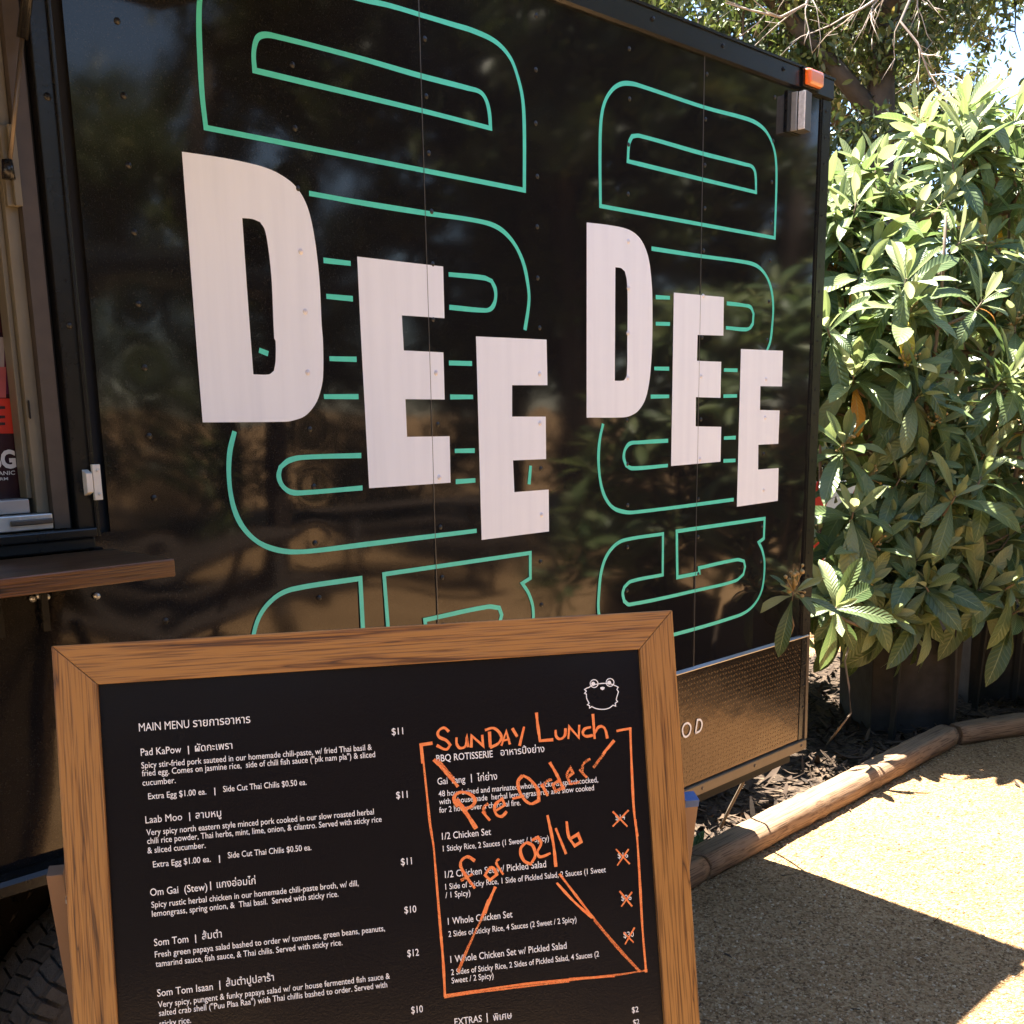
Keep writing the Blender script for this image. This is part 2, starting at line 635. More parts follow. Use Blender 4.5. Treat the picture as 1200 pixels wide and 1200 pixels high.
def smooth2(pts, closed=False, sub=5, corner=38):
    """Catmull-Rom through 2-D points, corners sharper than `corner` degrees stay sharp"""
    P = [Vector(p) for p in pts]
    n = len(P)

    def sharp(i):
        if not closed and (i == 0 or i == n - 1):
            return True
        a = P[i] - P[(i - 1) % n]
        b = P[(i + 1) % n] - P[i]
        if a.length < 1e-9 or b.length < 1e-9:
            return True
        return math.degrees(a.angle(b)) > corner
    S = [sharp(i) for i in range(n)]
    out = []
    rngi = range(n if closed else n - 1)
    for i in rngi:
        p1, p2 = P[i], P[(i + 1) % n]
        p0 = p1 - (p2 - p1) if S[i] else P[(i - 1) % n]
        p3 = p2 + (p2 - p1) if S[(i + 1) % n] else P[(i + 2) % n]
        if S[i] and S[(i + 1) % n]:
            out.append(p1)
            continue
        L = (p2 - p1).length
        m1 = (p2 - p0)
        m2 = (p3 - p1)
        m1 = m1 * (L / max(m1.length, 1e-9))
        m2 = m2 * (L / max(m2.length, 1e-9))
        for k in range(sub):
            t = k / sub
            h00, h10 = 2 * t**3 - 3 * t**2 + 1, t**3 - 2 * t**2 + t
            h01, h11 = -2 * t**3 + 3 * t**2, t**3 - t**2
            out.append(p1 * h00 + m1 * h10 + p2 * h01 + m2 * h11)
    if not closed:
        out.append(P[-1])
    return out


def ribbon2(pts, width, closed=False):
    """quad strip outline of a 2-D polyline; returns (verts2d, faces)"""
    P = [Vector(p) for p in pts]
    n = len(P)
    vs, fs = [], []
    wf = width if callable(width) else (lambda t: width)
    for i in range(n):
        if closed:
            a, b = P[(i - 1) % n], P[(i + 1) % n]
        else:
            a, b = P[max(i - 1, 0)], P[min(i + 1, n - 1)]
        d1 = (P[i] - a)
        d2 = (b - P[i])
        d1 = d1.normalized() if d1.length > 1e-9 else d2.normalized()
        d2 = d2.normalized() if d2.length > 1e-9 else d1
        t = (d1 + d2)
        t = t.normalized() if t.length > 1e-6 else d1
        nrm = Vector((-t.y, t.x))
        c = max(0.45, nrm.dot(Vector((-d1.y, d1.x))))
        w = wf(i / max(n - 1, 1)) / 2 / c
        vs += [P[i] + nrm * w, P[i] - nrm * w]
    for i in range(n if closed else n - 1):
        j = (i + 1) % n
        fs.append((2 * i, 2 * i + 1, 2 * j + 1, 2 * j))
    return vs, fs


# =================================================================== ground
def plane_grid(x0, x1, y0, y1, n):
    xs = np.linspace(x0, x1, n)
    ys = np.linspace(y0, y1, n)
    X, Y = np.meshgrid(xs, ys)
    V = np.stack([X.ravel(), Y.ravel(), np.zeros(n * n)], 1)
    i = np.arange(n * n).reshape(n, n)
    F_ = np.stack([i[:-1, :-1].ravel(), i[:-1, 1:].ravel(), i[1:, 1:].ravel(), i[1:, :-1].ravel()], 1)
    return V, F_


V_, F_ = plane_grid(-300, 300, -300, 300, 41)
g = npmesh('ground', V_, F_, M['gravel'], smooth=False)
tag(g, 'pale decomposed granite ground around the food trailer', 'ground', kind='structure')

# mulch bed behind the timber edging
bed = MB()
bed_pts = [(-2.2, 0.22), (2.0, 0.22), (5.1, 0.24), (5.42, 0.06), (6.1, -0.32), (7.2, -0.9), (7.9, 0.6), (6.9, 1.5), (6.2, 1.72), (4.6, 2.4), (-2.2, 2.6)]
bp3 = smooth2(bed_pts, True, 4, 50)
bed.add([(p.x, p.y, 0.004) for p in bp3], [tuple(range(len(bp3)))])
bo = bed.build('mulch_bed', M['mulch'])
tag(bo, 'dark leaf mulch bed behind the timber edging and under the trailer', 'mulch bed', kind='structure')


bed2 = smooth2([(4.95, -0.85), (6.1, -0.45), (7.4, -0.95), (8.2, -2.0), (7.6, -3.0), (5.4, -3.1), (4.7, -2.2)], True, 4, 60)  # unseen bed added so the lower right of the trailer mirrors darker ground
mb_ = MB()
mb_.add([(p.x, p.y, 0.004) for p in bed2], [tuple(range(len(bed2)))])
tag(mb_.build('mulch_bed', M['mulch']), 'dark mulch bed under the planter row beyond the right picture edge', 'mulch bed', kind='structure')


def in_poly(x, y, poly):
    c = False
    j = len(poly) - 1
    for i in range(len(poly)):
        xi, yi = poly[i][0], poly[i][1]
        xj, yj = poly[j][0], poly[j][1]
        if (yi > y) != (yj > y) and x < (xj - xi) * (y - yi) / (yj - yi) + xi:
            c = not c
        j = i
    return c


# granite grit on the path
def stones(n, gen, smin, smax):
    ico = [(0, 0, 1), (0.894, 0, 0.447), (0.276, 0.851, 0.447), (-0.724, 0.526, 0.447), (-0.724, -0.526, 0.447), (0.276, -0.851, 0.447),
           (0.724, 0.526, -0.3), (-0.276, 0.851, -0.3), (-0.894, 0, -0.3), (-0.276, -0.851, -0.3), (0.724, -0.526, -0.3)]
    tri = [(0, 1, 2), (0, 2, 3), (0, 3, 4), (0, 4, 5), (0, 5, 1), (1, 6, 2), (2, 7, 3), (3, 8, 4), (4, 9, 5), (5, 10, 1), (2, 6, 7), (3, 7, 8), (4, 8, 9), (5, 9, 10), (1, 10, 6)]
    ico = np.array(ico)
    tri = np.array(tri)
    P = gen(n)
    n = len(P)
    s = rng.uniform(0, 1, n) ** 2.2 * (smax - smin) + smin
    a = rng.uniform(0, 2 * np.pi, n)
    sc = np.stack([s * rng.uniform(.7, 1.4, n), s * rng.uniform(.6, 1.1, n), s * rng.uniform(.4, .8, n)], 1)
    v = ico[None] * sc[:, None, :] * rng.uniform(.8, 1.2, (n, 11, 1))
    ca, sa = np.cos(a)[:, None], np.sin(a)[:, None]
    x = v[..., 0] * ca - v[..., 1] * sa
    y = v[..., 0] * sa + v[..., 1] * ca
    V = np.stack([x + P[:, 0:1], y + P[:, 1:2], v[..., 2] + P[:, 2:3] + sc[:, 2:3] * 0.15], 2).reshape(-1, 3)
    Fq = (tri[None] + (np.arange(n) * 11)[:, None, None]).reshape(-1, 3)
    t = np.repeat(rng.uniform(0, 1, n), 11)
    return V, Fq, t


def path_pts(n):
    d = rng.uniform(0, 1, n)
    px = rng.uniform(790, 1215, n)
    py = 850 + (1215 - 850) * d ** 0.9
    out = []
    for x, y in zip(px, py):
        q = G(x, y)
        if in_poly(q.x, q.y, bed_pts):
            continue
        out.append((q.x, q.y, 0))
    return np.array(out)


V_, F_, t_ = stones(30000, path_pts, 0.0016, 0.0058)
st = npmesh('gravel', V_, F_, M['stone'], smooth=False, tint=t_)
tag(st, 'loose granite grit scattered over the path', 'gravel', kind='stuff')


# leaf litter and bark chips over the bed
def litter(n):
    pts = []
    while len(pts) < n:
        x = rng.uniform(1.2, 7.6)
        y = rng.uniform(-0.75, 2.4)
        if in_poly(x, y, bed_pts) and y > (0.27 if x < 5.1 else -9):
            pts.append((x, y))
    for _ in range(70):
        q = G(rng.uniform(815, 1200), rng.uniform(880, 1200))
        if not in_poly(q.x, q.y, bed_pts) and (q.y > -.35 or rng.uniform() < .35):
            pts.append((q.x, q.y))
    n = len(pts)
    pts = np.array(pts)
    nu, nv = 5, 3
    u = np.linspace(0, 1, nu)
    v = np.linspace(-1, 1, nv)
    U, Vv = np.meshgrid(u, v, indexing='ij')
    base_f = []
    for i in range(nu - 1):
        for j in range(nv - 1):
            base_f.append((i * nv + j, i * nv + j + 1, (i + 1) * nv + j + 1, (i + 1) * nv + j))
    base_f = np.array(base_f)
    L_ = np.where(np.arange(n) >= 9000, 0.4, 1) * rng.uniform(0.02, 0.09, n) * np.where(rng.uniform(0, 1, n) > 0.93, 2.0, 1)
    Wd = L_ * rng.uniform(0.10, 0.32, n)
    cv = rng.uniform(-0.25, 0.45, n)
    prof = np.sin(np.pi * (0.06 + 0.88 * U)) ** 0.7
    X = (U[None] - .5) * L_[:, None, None]
    Y = Vv[None] * prof[None] * Wd[:, None, None] * 0.5
    Z = (cv[:, None, None] * (np.abs(Vv[None]) * Wd[:, None, None] * .6 + (U[None] - .5) ** 2 * L_[:, None, None] * 1.2))
    a = rng.uniform(0, 2 * np.pi, n)
    tl = rng.normal(0, .35, n)
    Z = Z + X * np.tan(tl)[:, None, None]
    ca, sa = np.cos(a)[:, None, None], np.sin(a)[:, None, None]
    xx = X * ca - Y * sa + pts[:, 0][:, None, None]
    yy = X * sa + Y * ca + pts[:, 1][:, None, None]
    zz = Z + np.where(np.arange(n) >= 9000, 0.006, rng.uniform(0.008, 0.04, n))[:, None, None]
    V = np.stack([xx, yy, zz], -1).reshape(-1, 3)
    Fq = (base_f[None] + (np.arange(n) * nu * nv)[:, None, None]).reshape(-1, 4)
    return V, Fq, np.repeat(rng.beta(1.6, 2.6, n), nu * nv)


V_, F_, t_ = litter(9000)
lt = npmesh('leaf_litter', V_, F_, M['litter'], smooth=True, tint=t_)
tag(lt, 'dry brown leaves and bark chips covering the bed', 'leaf litter', kind='stuff')


# =================================================================== timber edging
def timber(label, p0, p1, rad, seed, cut0=0.0, cut1=0.0):
    p0, p1 = Vector(p0), Vector(p1)
    d = p1 - p0
    L_ = d.length
    rz = math.atan2(d.y, d.x)
    n = max(8, int(L_ / 0.05))
    rs = np.random.default_rng(seed)
    prof = []
    k = 28
    for i in range(k):
        w = 2 * math.pi * i / k
        x, z = math.cos(w) * 1.08, math.sin(w)
        z = max(-0.80, min(0.80, z))
        prof.append((x * rad, z * rad))
    vs, fs = [], []
    sag = rs.normal(0, 0.004, n + 1)
    for i in range(n + 1):
        t = i / n
        e = 1.0
        if i == 0 or i == n:
            e = 0.93
        for j, (y, z) in enumerate(prof):
            dx = 0
            if t < 0.5:
                dx = cut0 * y
            else:
                dx = cut1 * y
            w = 1 + 0.02 * math.sin(j * 1.7 + i * 0.3 + seed) + rs.normal(0, 0.006)
            vs.append((L_ * t + (dx if i in (0, 1, n - 1, n) else 0) + (0.008 if i == 1 and False else 0), y * e * w + sag[i] * 0.5, z * e * w + rad * 0.78))
    for i in range(n):
        for j in range(k):
            j2 = (j + 1) % k
            fs.append((i * k + j, i * k + j2, (i + 1) * k + j2, (i + 1) * k + j))
    fs.append(tuple(range(k - 1, -1, -1)))
    fs.append(tuple(n * k + j for j in range(k)))
    mb = MB()
    mb.add(vs, fs)
    o = mb.build('edging_timber', M['log'], smooth=False)
    o.location = p0
    o.rotation_euler = (0, 0, rz)
    for p in o.data.polygons:
        p.use_smooth = len(p.vertices) == 4
    return tag(o, label, 'edging timber', 'timber edging of the bed')


timber('short stub of brown edging timber in shade beside the menu board', (1.7, 0.225, 0), (2.955, 0.225, 0), 0.060, 3, 0, -0.3)
timber('long edging timber, its far half sunlit, running from the board to the planter', (2.965, 0.225, 0), (5.06, 0.24, 0), 0.060, 4, -0.3, 0.2)
timber('short edging timber in leaf shade bending away in front of the planter', (5.10, 0.225, 0), (5.52, 0.035, 0), 0.058, 5, 0.1, 0.1)
timber('edging timber at the right picture edge, joined to the bent one', (5.55, 0.02, 0), (6.6, -0.55, 0), 0.058, 6, 0.1, 0.1)

# =================================================================== trailer
XR = 3.28                 # rear corner
XL = -2.6
TW = 2.15
Z0, ZT = 0.451, 2.571
trailer = thing('food_trailer', 'glossy black food trailer with big white block letters and teal outlined letters', 'food trailer', (0.9, 1.0, 0))

D1 = [(212.8, 177.8), (255, 184), (284.3, 189.6), (310, 196.2), (328.3, 204.6), (344.8, 217), (355.8, 232.9), (363.2, 253), (369.4, 286), (374.2, 330), (376.7, 381.4), (378.2, 400), (378.2, 442.2), (374.4, 461.3), (368.6, 474.7), (357.1, 487.4), (341.8, 493.1), (330.3, 494.3), (237.2, 495), (229.6, 400)]
D1h = [(283.6, 255.6), (295.3, 256.7), (304.5, 260.3), (310, 269.5), (314.4, 293.4), (318.1, 330), (321, 396), (322.6, 400), (322.6, 423), (320.7, 434.5), (315, 438.7), (296.6, 438.7), (290, 350)]
E1 = [(418.2, 300.7), (519, 312.4), (520.5, 372.9), (470.6, 369.6), (472.9, 410.7), (519.3, 413), (520.8, 468.2), (474.8, 467.8), (476.7, 511.9), (526.6, 511.2), (527.7, 565.6), (432.3, 572.1), (423, 400)]
E2 = [(557.5, 394.2), (640.2, 398), (641.2, 451.4), (599.8, 451.4), (599.8, 488.2), (639.2, 488.2), (639.6, 538), (600.9, 539.5), (602.5, 576.7), (642.7, 573.6), (643.1, 622.7), (564.1, 632.7)]
D2 = [(687.2, 260.7), (715.8, 264.2), (736.3, 269.1), (747.9, 277.3), (755.2, 289), (760.2, 305), (763.1, 328.3), (764.2, 351.7), (764, 400), (762.4, 430), (760, 451), (755.5, 469), (748, 481), (739, 487), (730, 489.1), (687.1, 489.4)]
D2h = [(720.8, 313.2), (727.5, 314.3), (731.9, 318.1), (734.2, 328.3), (735.1, 351.7), (734.8, 400), (734.2, 439), (731.5, 445), (728.5, 446.2), (720.1, 446.2)]
E3 = [(789.3, 342.9), (848, 348.2), (847.4, 393.4), (817.2, 392.5), (816.4, 422.8), (844.9, 424), (844, 466.3), (815.2, 465.4), (814.9, 499.6), (844.9, 500.2), (844, 541), (786.1, 546.1), (788, 430)]
E4 = [(868, 409), (917.2, 411.1), (916, 452.8), (890.8, 452.5), (890.2, 480.4), (913.3, 481), (911.8, 520), (888.4, 521.2), (888.1, 550.3), (912.1, 548.5), (911.2, 586.9), (863.2, 593.8)]
LETTERS = [('D', D1, D1h), ('E', E1, None), ('E', E2, None), ('D', D2, D2h), ('E', E3, None), ('E', E4, None)]


def to_wall(pts, Y=0.0):
    return [Vector((p.x, p.z)) for p in (W(x, y, Y) for x, y in pts)]


letter_polys = [to_wall(o_) for _, o_, _ in LETTERS]
SCREW_X = [0.963, 1.305, 1.641, 1.971, 2.307, 2.634, 2.97]
SCREW_Z = [1.011 + 0.1118 * k for k in range(14)]
screws = []
for x in SCREW_X:
    for z in SCREW_Z:
        sx, sz = x + random.uniform(-.003, .003), z + random.uniform(-.004, .004)
        screws.append((sx, sz))
SC = np.array(screws)


def panel(name, x0, x1, hole=None):
    """skin panel: a fine grid, wavy like oil-canned sheet metal and dimpled at its screws"""
    xs = np.linspace(x0, x1, max(3, int((x1 - x0) / 0.0125)))
    zs = np.linspace(0.846, 2.512, 134)
    if hole:
        hx1, hz0, hz1 = hole
        xs = np.sort(np.append(xs, hx1))
        zs = np.sort(np.append(zs, [hz0, hz1]))
    X, Z = np.meshgrid(xs, zs)
    r1 = 0.00075 * (np.sin(X * 6.1 + 1.3 * np.sin(Z * 2.9 + .4)) * np.sin(Z * 7.3 + 1.1 * np.sin(X * 3.1)) +
                  0.55 * np.sin(X * 13.7 + Z * 4.0 + 1.7) * np.sin(Z * 12.1 - X * 3.3))
    low = 0.8 + 3.2 * np.clip((1.40 - Z) / 0.35, 0, 1) + 1.6 * np.clip((1.6 - X) / 0.6, 0, 1)   # the lower and left skin is more buckled
    Yd = (r1 + 0.00118) * low * 0.40
    for sx, sz in screws:
        if sx < x0 - 0.1 or sx > x1 + 0.1:
            continue
        d2 = (X - sx) ** 2 + (Z - sz) ** 2
        Yd = Yd + (0.00006 + 0.00045 * np.random.default_rng(int(sx * 1e4 + sz * 1e3)).uniform() ** 3 * (1.5 if sx < 1.5 else 0.7)) * np.exp(-d2 / (2 * 0.022 ** 2))
    V = np.stack([X.ravel(), np.clip(Yd, 0.0, 0.02).ravel(), Z.ravel()], 1)
    nz, nx = X.shape
    i = np.arange(nz * nx).reshape(nz, nx)
    F_ = np.stack([i[:-1, :-1].ravel(), i[:-1, 1:].ravel(), i[1:, 1:].ravel(), i[1:, :-1].ravel()], 1)
    if hole:
        cx = (X[:-1, :-1] + X[1:, 1:]) / 2
        cz = (Z[:-1, :-1] + Z[1:, 1:]) / 2
        keep = ~((cx < hx1) & (cz > hz0) & (cz < hz1)).ravel()
        F_ = F_[keep]
    return npmesh(name, V, F_, M['black'], trailer)


WIN = (0.874, 1.405, 2.33)          # serving window opening: right edge, sill, head
panels = [panel('wall_panel', XL, 1.6238, WIN), panel('wall_panel', 1.6252, 2.6208), panel('wall_panel', 2.6222, 3.228)]
# seams: a narrow metal edge strip just proud of the lettering
for x in (1.6245, 2.6215):
    mb = MB()
    mb.box((x - 0.0006, -0.0013, 0.846), (x + 0.0006, 0.004, 2.511))
    mb.build('panel_seam', M['seam'], trailer)
# screws, in the colour of what they sit on
mbb = MB()
mbb.lathe([(0.0001, -0.0030), (0.0022, -0.0028), (0.0024, -0.0018), (0.0045, -0.0022), (0.0056, -0.0008), (0.0058, 0.001)], (0, 0, 0), (0, 1, 0), 10)
screw0 = {}
on_letter = []
for sx, sz in screws:
    if sx > 3.1 or sz > 2.49 or sz < 1.02:
        continue
    li = next((i for i, p in enumerate(letter_polys) if in_poly(sx, sz, p)), None)
    key = 'b' if li is None else 'w'
    if key not in screw0:
        q = screw0[key] = mbb.build('screw', M['screw_black'] if key == 'b' else M['screw_white'], None, smooth=True)
    else:
        q = screw0[key].copy()
        COL.objects.link(q)
    q.location = (sx, 0.0006 if li is None else -0.0009, sz)
    if li is None:
        q.parent = trailer
        q.matrix_parent_inverse = wpos(trailer).inverted()
    else:
        on_letter.append((li, q))

for li, (nm, out, hole) in enumerate(LETTERS):
    o2 = smooth2(to_wall(out), True, 5, 40)
    loops = [[Vector((p.x, p.y, 0)) for p in o2]]
    if hole:
        loops.append([Vector((p.x, p.y, 0)) for p in reversed(smooth2(to_wall(hole), True, 5, 40))])
    tris = tessellate_polygon(loops)
    allp = [p for l in loops for p in l]
    mb = MB()
    mb.add([(p.x, -0.0009, p.y) for p in allp], tris)
    lo = mb.build('painted_letter', M['white_paint'], trailer)
    for p in lo.data.polygons:
        if p.normal.y > 0:
            p.flip()
    for k, q in on_letter:
        if k == li:
            q.parent = lo
            q.matrix_parent_inverse = wpos(lo).inverted()


def zoomed(pts, ox, oy, s):
    return [(ox + x / s, oy + y / s) for x, y in pts]


A3 = lambda p: zoomed(p, 200, 0, 2.7273)
A4 = lambda p: zoomed(p, 200, 400, 2.6087)
A5 = lambda p: zoomed(p, 640, 60, 3.4286)
A6 = lambda p: zoomed(p, 640, 400, 3.3333)
TEAL = []     # (wall points, closed)


def teal(group, pts, closed=False, shift=None):
    w = to_wall(pts)
    if shift:
        w = [Vector((p.x + shift, p.y)) for p in w]
    group.append((w, closed))


left, right = [], []
gl = [[] for _ in range(8)]
S_SHAPE = A6([(205, 1060), (206, 980), (215, 900), (235, 840), (270, 795), (310, 775), (456, 752), (455, 912), (330, 938), (305, 960), (299, 985), (305, 1015), (325, 1028), (600, 970), (740, 935), (770, 910), (777, 880), (772, 858), (745, 853), (597, 885), (598, 905), (512, 922), (510, 742), (853, 692), (850, 770), (830, 785), (845, 820), (853, 870), (845, 960), (825, 1010), (790, 1050), (740, 1075), (500, 1145), (330, 1180), (270, 1165), (225, 1120)])
teal(gl[0], A3([(112, 408), (100, 300), (92, 150), (90, 50), (96, -20), (118, -70), (165, -98), (240, -100), (620, 0), (700, 18), (800, 48), (900, 78), (970, 100), (1040, 135), (1085, 185), (1110, 250), (1125, 320), (1130, 420), (1130, 608)]), True)
teal(gl[0], A3([(268, 225), (265, 170), (275, 125), (295, 112), (330, 115), (600, 185), (800, 243), (950, 282), (990, 295), (1008, 320), (1018, 360), (1022, 410), (800, 353)]), True)
teal(gl[1], A3([(442, 618), (620, 650), (820, 682), (990, 708), (1050, 730), (1095, 775), (1125, 835), (1140, 900), (1145, 960), (1132, 1055)]))
teal(gl[1], A3([(888, 877), (1000, 888), (1025, 898), (1037, 925), (1037, 960), (1025, 985), (1005, 992), (890, 982)]))
for b in ([(488, 832), (575, 842)], [(497, 947), (582, 955)]):
    teal(gl[1], A3(b))
for b in ([(270, 27), (298, 38)], [(485, 53), (568, 55)], [(468, 169), (574, 169)], [(850, 66), (921, 68)], [(854, 170), (924, 170)], [(868, 335), (929, 334)], [(871, 429), (931, 425)], [(1100, 380), (1095, 437)]):
    teal(gl[1], A4(b))
teal(gl[1], A4([(195, 275), (180, 340), (178, 420), (190, 500), (215, 560), (255, 605), (300, 630), (360, 643), (430, 641), (600, 620), (935, 579)]))
teal(gl[1], A4([(582, 349), (400, 355), (360, 365), (335, 385), (330, 412), (340, 440), (365, 460), (400, 463), (586, 448)]))
teal(gl[2], S_SHAPE, True, -1.0535)
teal(gl[3], A5([(218, 622), (216, 420), (220, 280), (235, 205), (265, 155), (300, 132), (340, 130), (380, 140), (640, 227), (800, 270), (850, 292), (885, 325), (910, 375), (922, 430), (925, 520), (918, 750)]), True)
teal(gl[3], A5([(328, 442), (333, 370), (345, 342), (375, 340), (630, 412), (800, 455), (828, 465), (840, 490), (843, 567), (630, 516)]), True)
teal(gl[4], A5([(423, 793), (620, 823), (800, 848), (850, 865), (885, 905), (905, 960), (912, 1030), (908, 1100), (900, 1166), (884, 1210)]))
teal(gl[4], A5([(725, 1013), (800, 1022), (822, 1030), (833, 1055), (830, 1095), (818, 1112), (800, 1118), (722, 1111)]))
for b in ([(440, 988), (497, 991)], [(440, 1095), (497, 1096)]):
    teal(gl[4], A5(b))
for b in ([(422, 106), (480, 107)], [(408, 216), (480, 215)], [(694, 112), (747, 113)], [(692, 214), (745, 213)], [(694, 378), (740, 376)], [(692, 467), (739, 465)]):
    teal(gl[4], A6(b))
teal(gl[4], A6([(222, 322), (208, 390), (204, 470), (212, 550), (228, 605), (255, 645), (290, 663), (340, 668), (732, 618)]))
teal(gl[4], A6([(476, 388), (360, 395), (325, 400), (307, 425), (303, 455), (312, 485), (335, 496), (475, 485)]))
teal(gl[5], S_SHAPE, True)
for grp in gl:
    if not grp:
        continue
    mb = MB()
    for k, (pts, closed) in enumerate(grp):
        sp = smooth2(pts, closed, 6, 42)
        ph = random.uniform(0, 6)
        vs, fs = ribbon2(sp, lambda t: 0.0102 + 0.0008 * math.sin(t * 23 + ph), closed)
        y = -0.0004 - 0.00002 * k
        mb.add([(p.x, y, p.y) for p in vs], fs)
    mb.build('painted_outline', M['teal'], trailer)

# roof trim, roof, corner posts, hidden walls
mb = MB()
mb.prism([(XL, 0.03, ZT), (XL, -0.012, ZT - 0.002), (XL, -0.014, 2.512), (XL, -0.006, 2.507), (XL, 0.03, 2.507)], (XR - XL, 0, 0))
mb.prism([(XL, 0.03, ZT + 0.003), (XL, -0.016, ZT + 0.001), (XL, -0.016, ZT - 0.006), (XL, -0.0145, ZT - 0.006)], (XR - XL + 0.004, 0, 0))
for x in np.arange(XL + .1, XR, 0.305):
    mb.lathe([(0.0001, -0.003), (0.005, -0.002), (0.006, 0.001)], (x, -0.0145, 2.543), (0, 1, 0), 10)
mb.build('roof_trim', M['black_trim'], trailer)
mb = MB()
mb.box((XL, 0.03, 2.52), (XR - 0.012, TW, ZT - 0.006))
mb.build('roof', M['black_trim'], trailer)
mb = MB()
mb.box((3.231, -0.006, 0.487), (XR, 0.06, 2.505))
mb.box((3.224, -0.0035, 0.487), (3.231, 0.01, 2.505))
for z in np.arange(0.6, 2.48, 0.075):
    mb.lathe([(0.0001, -0.0025), (0.004, -0.0018), (0.005, 0.001)], (3.252, -0.0062, z), (0, 1, 0), 8)
mb.build('corner_post', M['black_trim'], trailer)
mb = MB()
mb.box((3.25, 0.062, 0.46), (XR - 0.004, TW, 2.505))
rear = mb.build('rear_wall', M['black_trim'], trailer)
for y0, y1 in ((0.12, 1.09), (1.11, 2.08)):
    mb = MB()
    mb.box((XR - 0.003, y0, 0.56), (XR + 0.016, y1, 2.44))
    mb.build('rear_door', M['black_trim'], rear, bevel=0.004)
for y in (1.04, 1.16):
    mb = MB()
    mb.tube([(XR + 0.035, y, 0.5), (XR + 0.035, y, 2.48)], 0.012, 10)
    for z in (0.7, 1.4, 2.2):
        mb.box((XR + 0.014, y - 0.03, z - 0.03), (XR + 0.03, y + 0.03, z + 0.03))
    mb.build('lock_bar', M['zinc'], rear)
mb = MB()
mb.box((XL, TW - 0.03, 0.46), (3.248, TW - 0.002, 2.505))
mb.build('far_wall', M['interior'], trailer)
mb = MB()
mb.box((XL - 0.02, 0.0, 0.46), (XL - 0.002, TW, 2.505))
mb.build('front_wall', M['black_trim'], trailer)
mb = MB()
mb.box((XL, 0.26, 0.40), (3.24, TW - 0.032, 0.48))
mb.box((1.60, 0.03, 0.40), (3.24, 0.258, 0.48))
mb.build('floor', M['dark_gap'], trailer)
# inner lining just behind the skin so nothing shows through the seams
mb = MB()
mb.box((0.90, 0.03, 0.9), (3.22, 0.05, 2.49))
mb.box((XL, 0.03, 0.9), (0.896, 0.05, 1.39))
mb.box((XL, 0.03, 2.34), (0.896, 0.05, 2.49))
mb.build('inner_lining', M['interior'], trailer)

# ---- lower band: tread plate, trims, wheel
WX0, WX1 = 0.40, 1.40                 # wheel arch
plate_mb = MB()


def plate_piece(x0, x1, z0, z1):
    plate_mb.box((x0, -0.004, z0), (x1, 0.012, z1))
    p = 0.0150
    nx, nz = int((x1 - x0 - 0.02) / p), int((z1 - z0 - 0.016) / p)
    for i in range(nx):
        for j in range(nz):
            cx = x0 + 0.014 + (i + .5) * p
            cz = z0 + 0.010 + (j + .5) * p
            s = 1 if (i + j) % 2 else -1
            dx, dz = 0.0074 * 0.7071, 0.0074 * 0.7071 * s
            nx_, nz_ = -0.0022 * 0.7071 * s, 0.0022 * 0.7071
            vs = [(cx - dx, -0.0041, cz - dz), (cx + nx_, -0.0041, cz + nz_), (cx + dx, -0.0041, cz + dz), (cx - nx_, -0.0041, cz - nz_),
                  (cx - dx * .45, -0.0045, cz - dz * .45), (cx + dx * .45, -0.0045, cz + dz * .45)]
            plate_mb.add(vs, [(0, 4, 1), (4, 5, 1), (5, 2, 1), (0, 3, 4), (4, 3, 5), (5, 3, 2)])


plate_piece(WX1, 3.262, 0.486, 0.843)
plate_piece(XL, WX0, 0.486, 0.843)
tp = plate_mb.build('tread_plate', M['plate'], trailer)
for p in tp.data.polygons:
    pass
mb = MB()
mb.prism([(WX1, 0.0, 0.8435), (WX1, -0.009, 0.8435), (WX1, -0.010, 0.8465), (WX1, 0.0, 0.853)], (3.268 - WX1, 0, 0))
mb.build('plate_trim', M['bright_trim'], trailer)
mb = MB()
mb.prism([(WX1, 0.012, 0.4855), (WX1, -0.011, 0.4855), (WX1, -0.014, 0.482), (WX1, -0.014, 0.4515), (WX1, 0.012, 0.4515)], (3.27 - WX1, 0, 0))
mb.prism([(3.2625, -0.011, 0.486), (3.279, -0.011, 0.486), (3.279, -0.0065, 0.842), (3.2625, -0.0065, 0.842)], (0, 0.018, 0))
for x in np.arange(WX1 + .1, 3.25, 0.29):
    mb.lathe([(0.0001, -0.003), (0.005, -0.002), (0.006, 0.001)], (x, -0.0142, 0.468), (0, 1, 0), 10)
mb.build('bottom_rail', M['rail_grey'], trailer)
# fender: a shallow angle over the wheel
mb = MB()
mb.prism([(XL, 0.03, 0.845), (XL, -0.034, 0.845), (XL, -0.040, 0.838), (XL, -0.040, 0.820), (XL, -0.034, 0.820), (XL, -0.034, 0.836), (XL, 0.03, 0.836)], (WX1 - XL - 0.002, 0, 0))
mb.prism([(WX1 - 0.03, -0.050, 0.812), (WX1 - 0.002, -0.050, 0.812), (WX1 - 0.002, -0.050, 0.46), (WX1 - 0.03, -0.050, 0.46)], (0, 0.006, 0))
fender = mb.build('fender', M['black_trim'], trailer)
mb = MB()
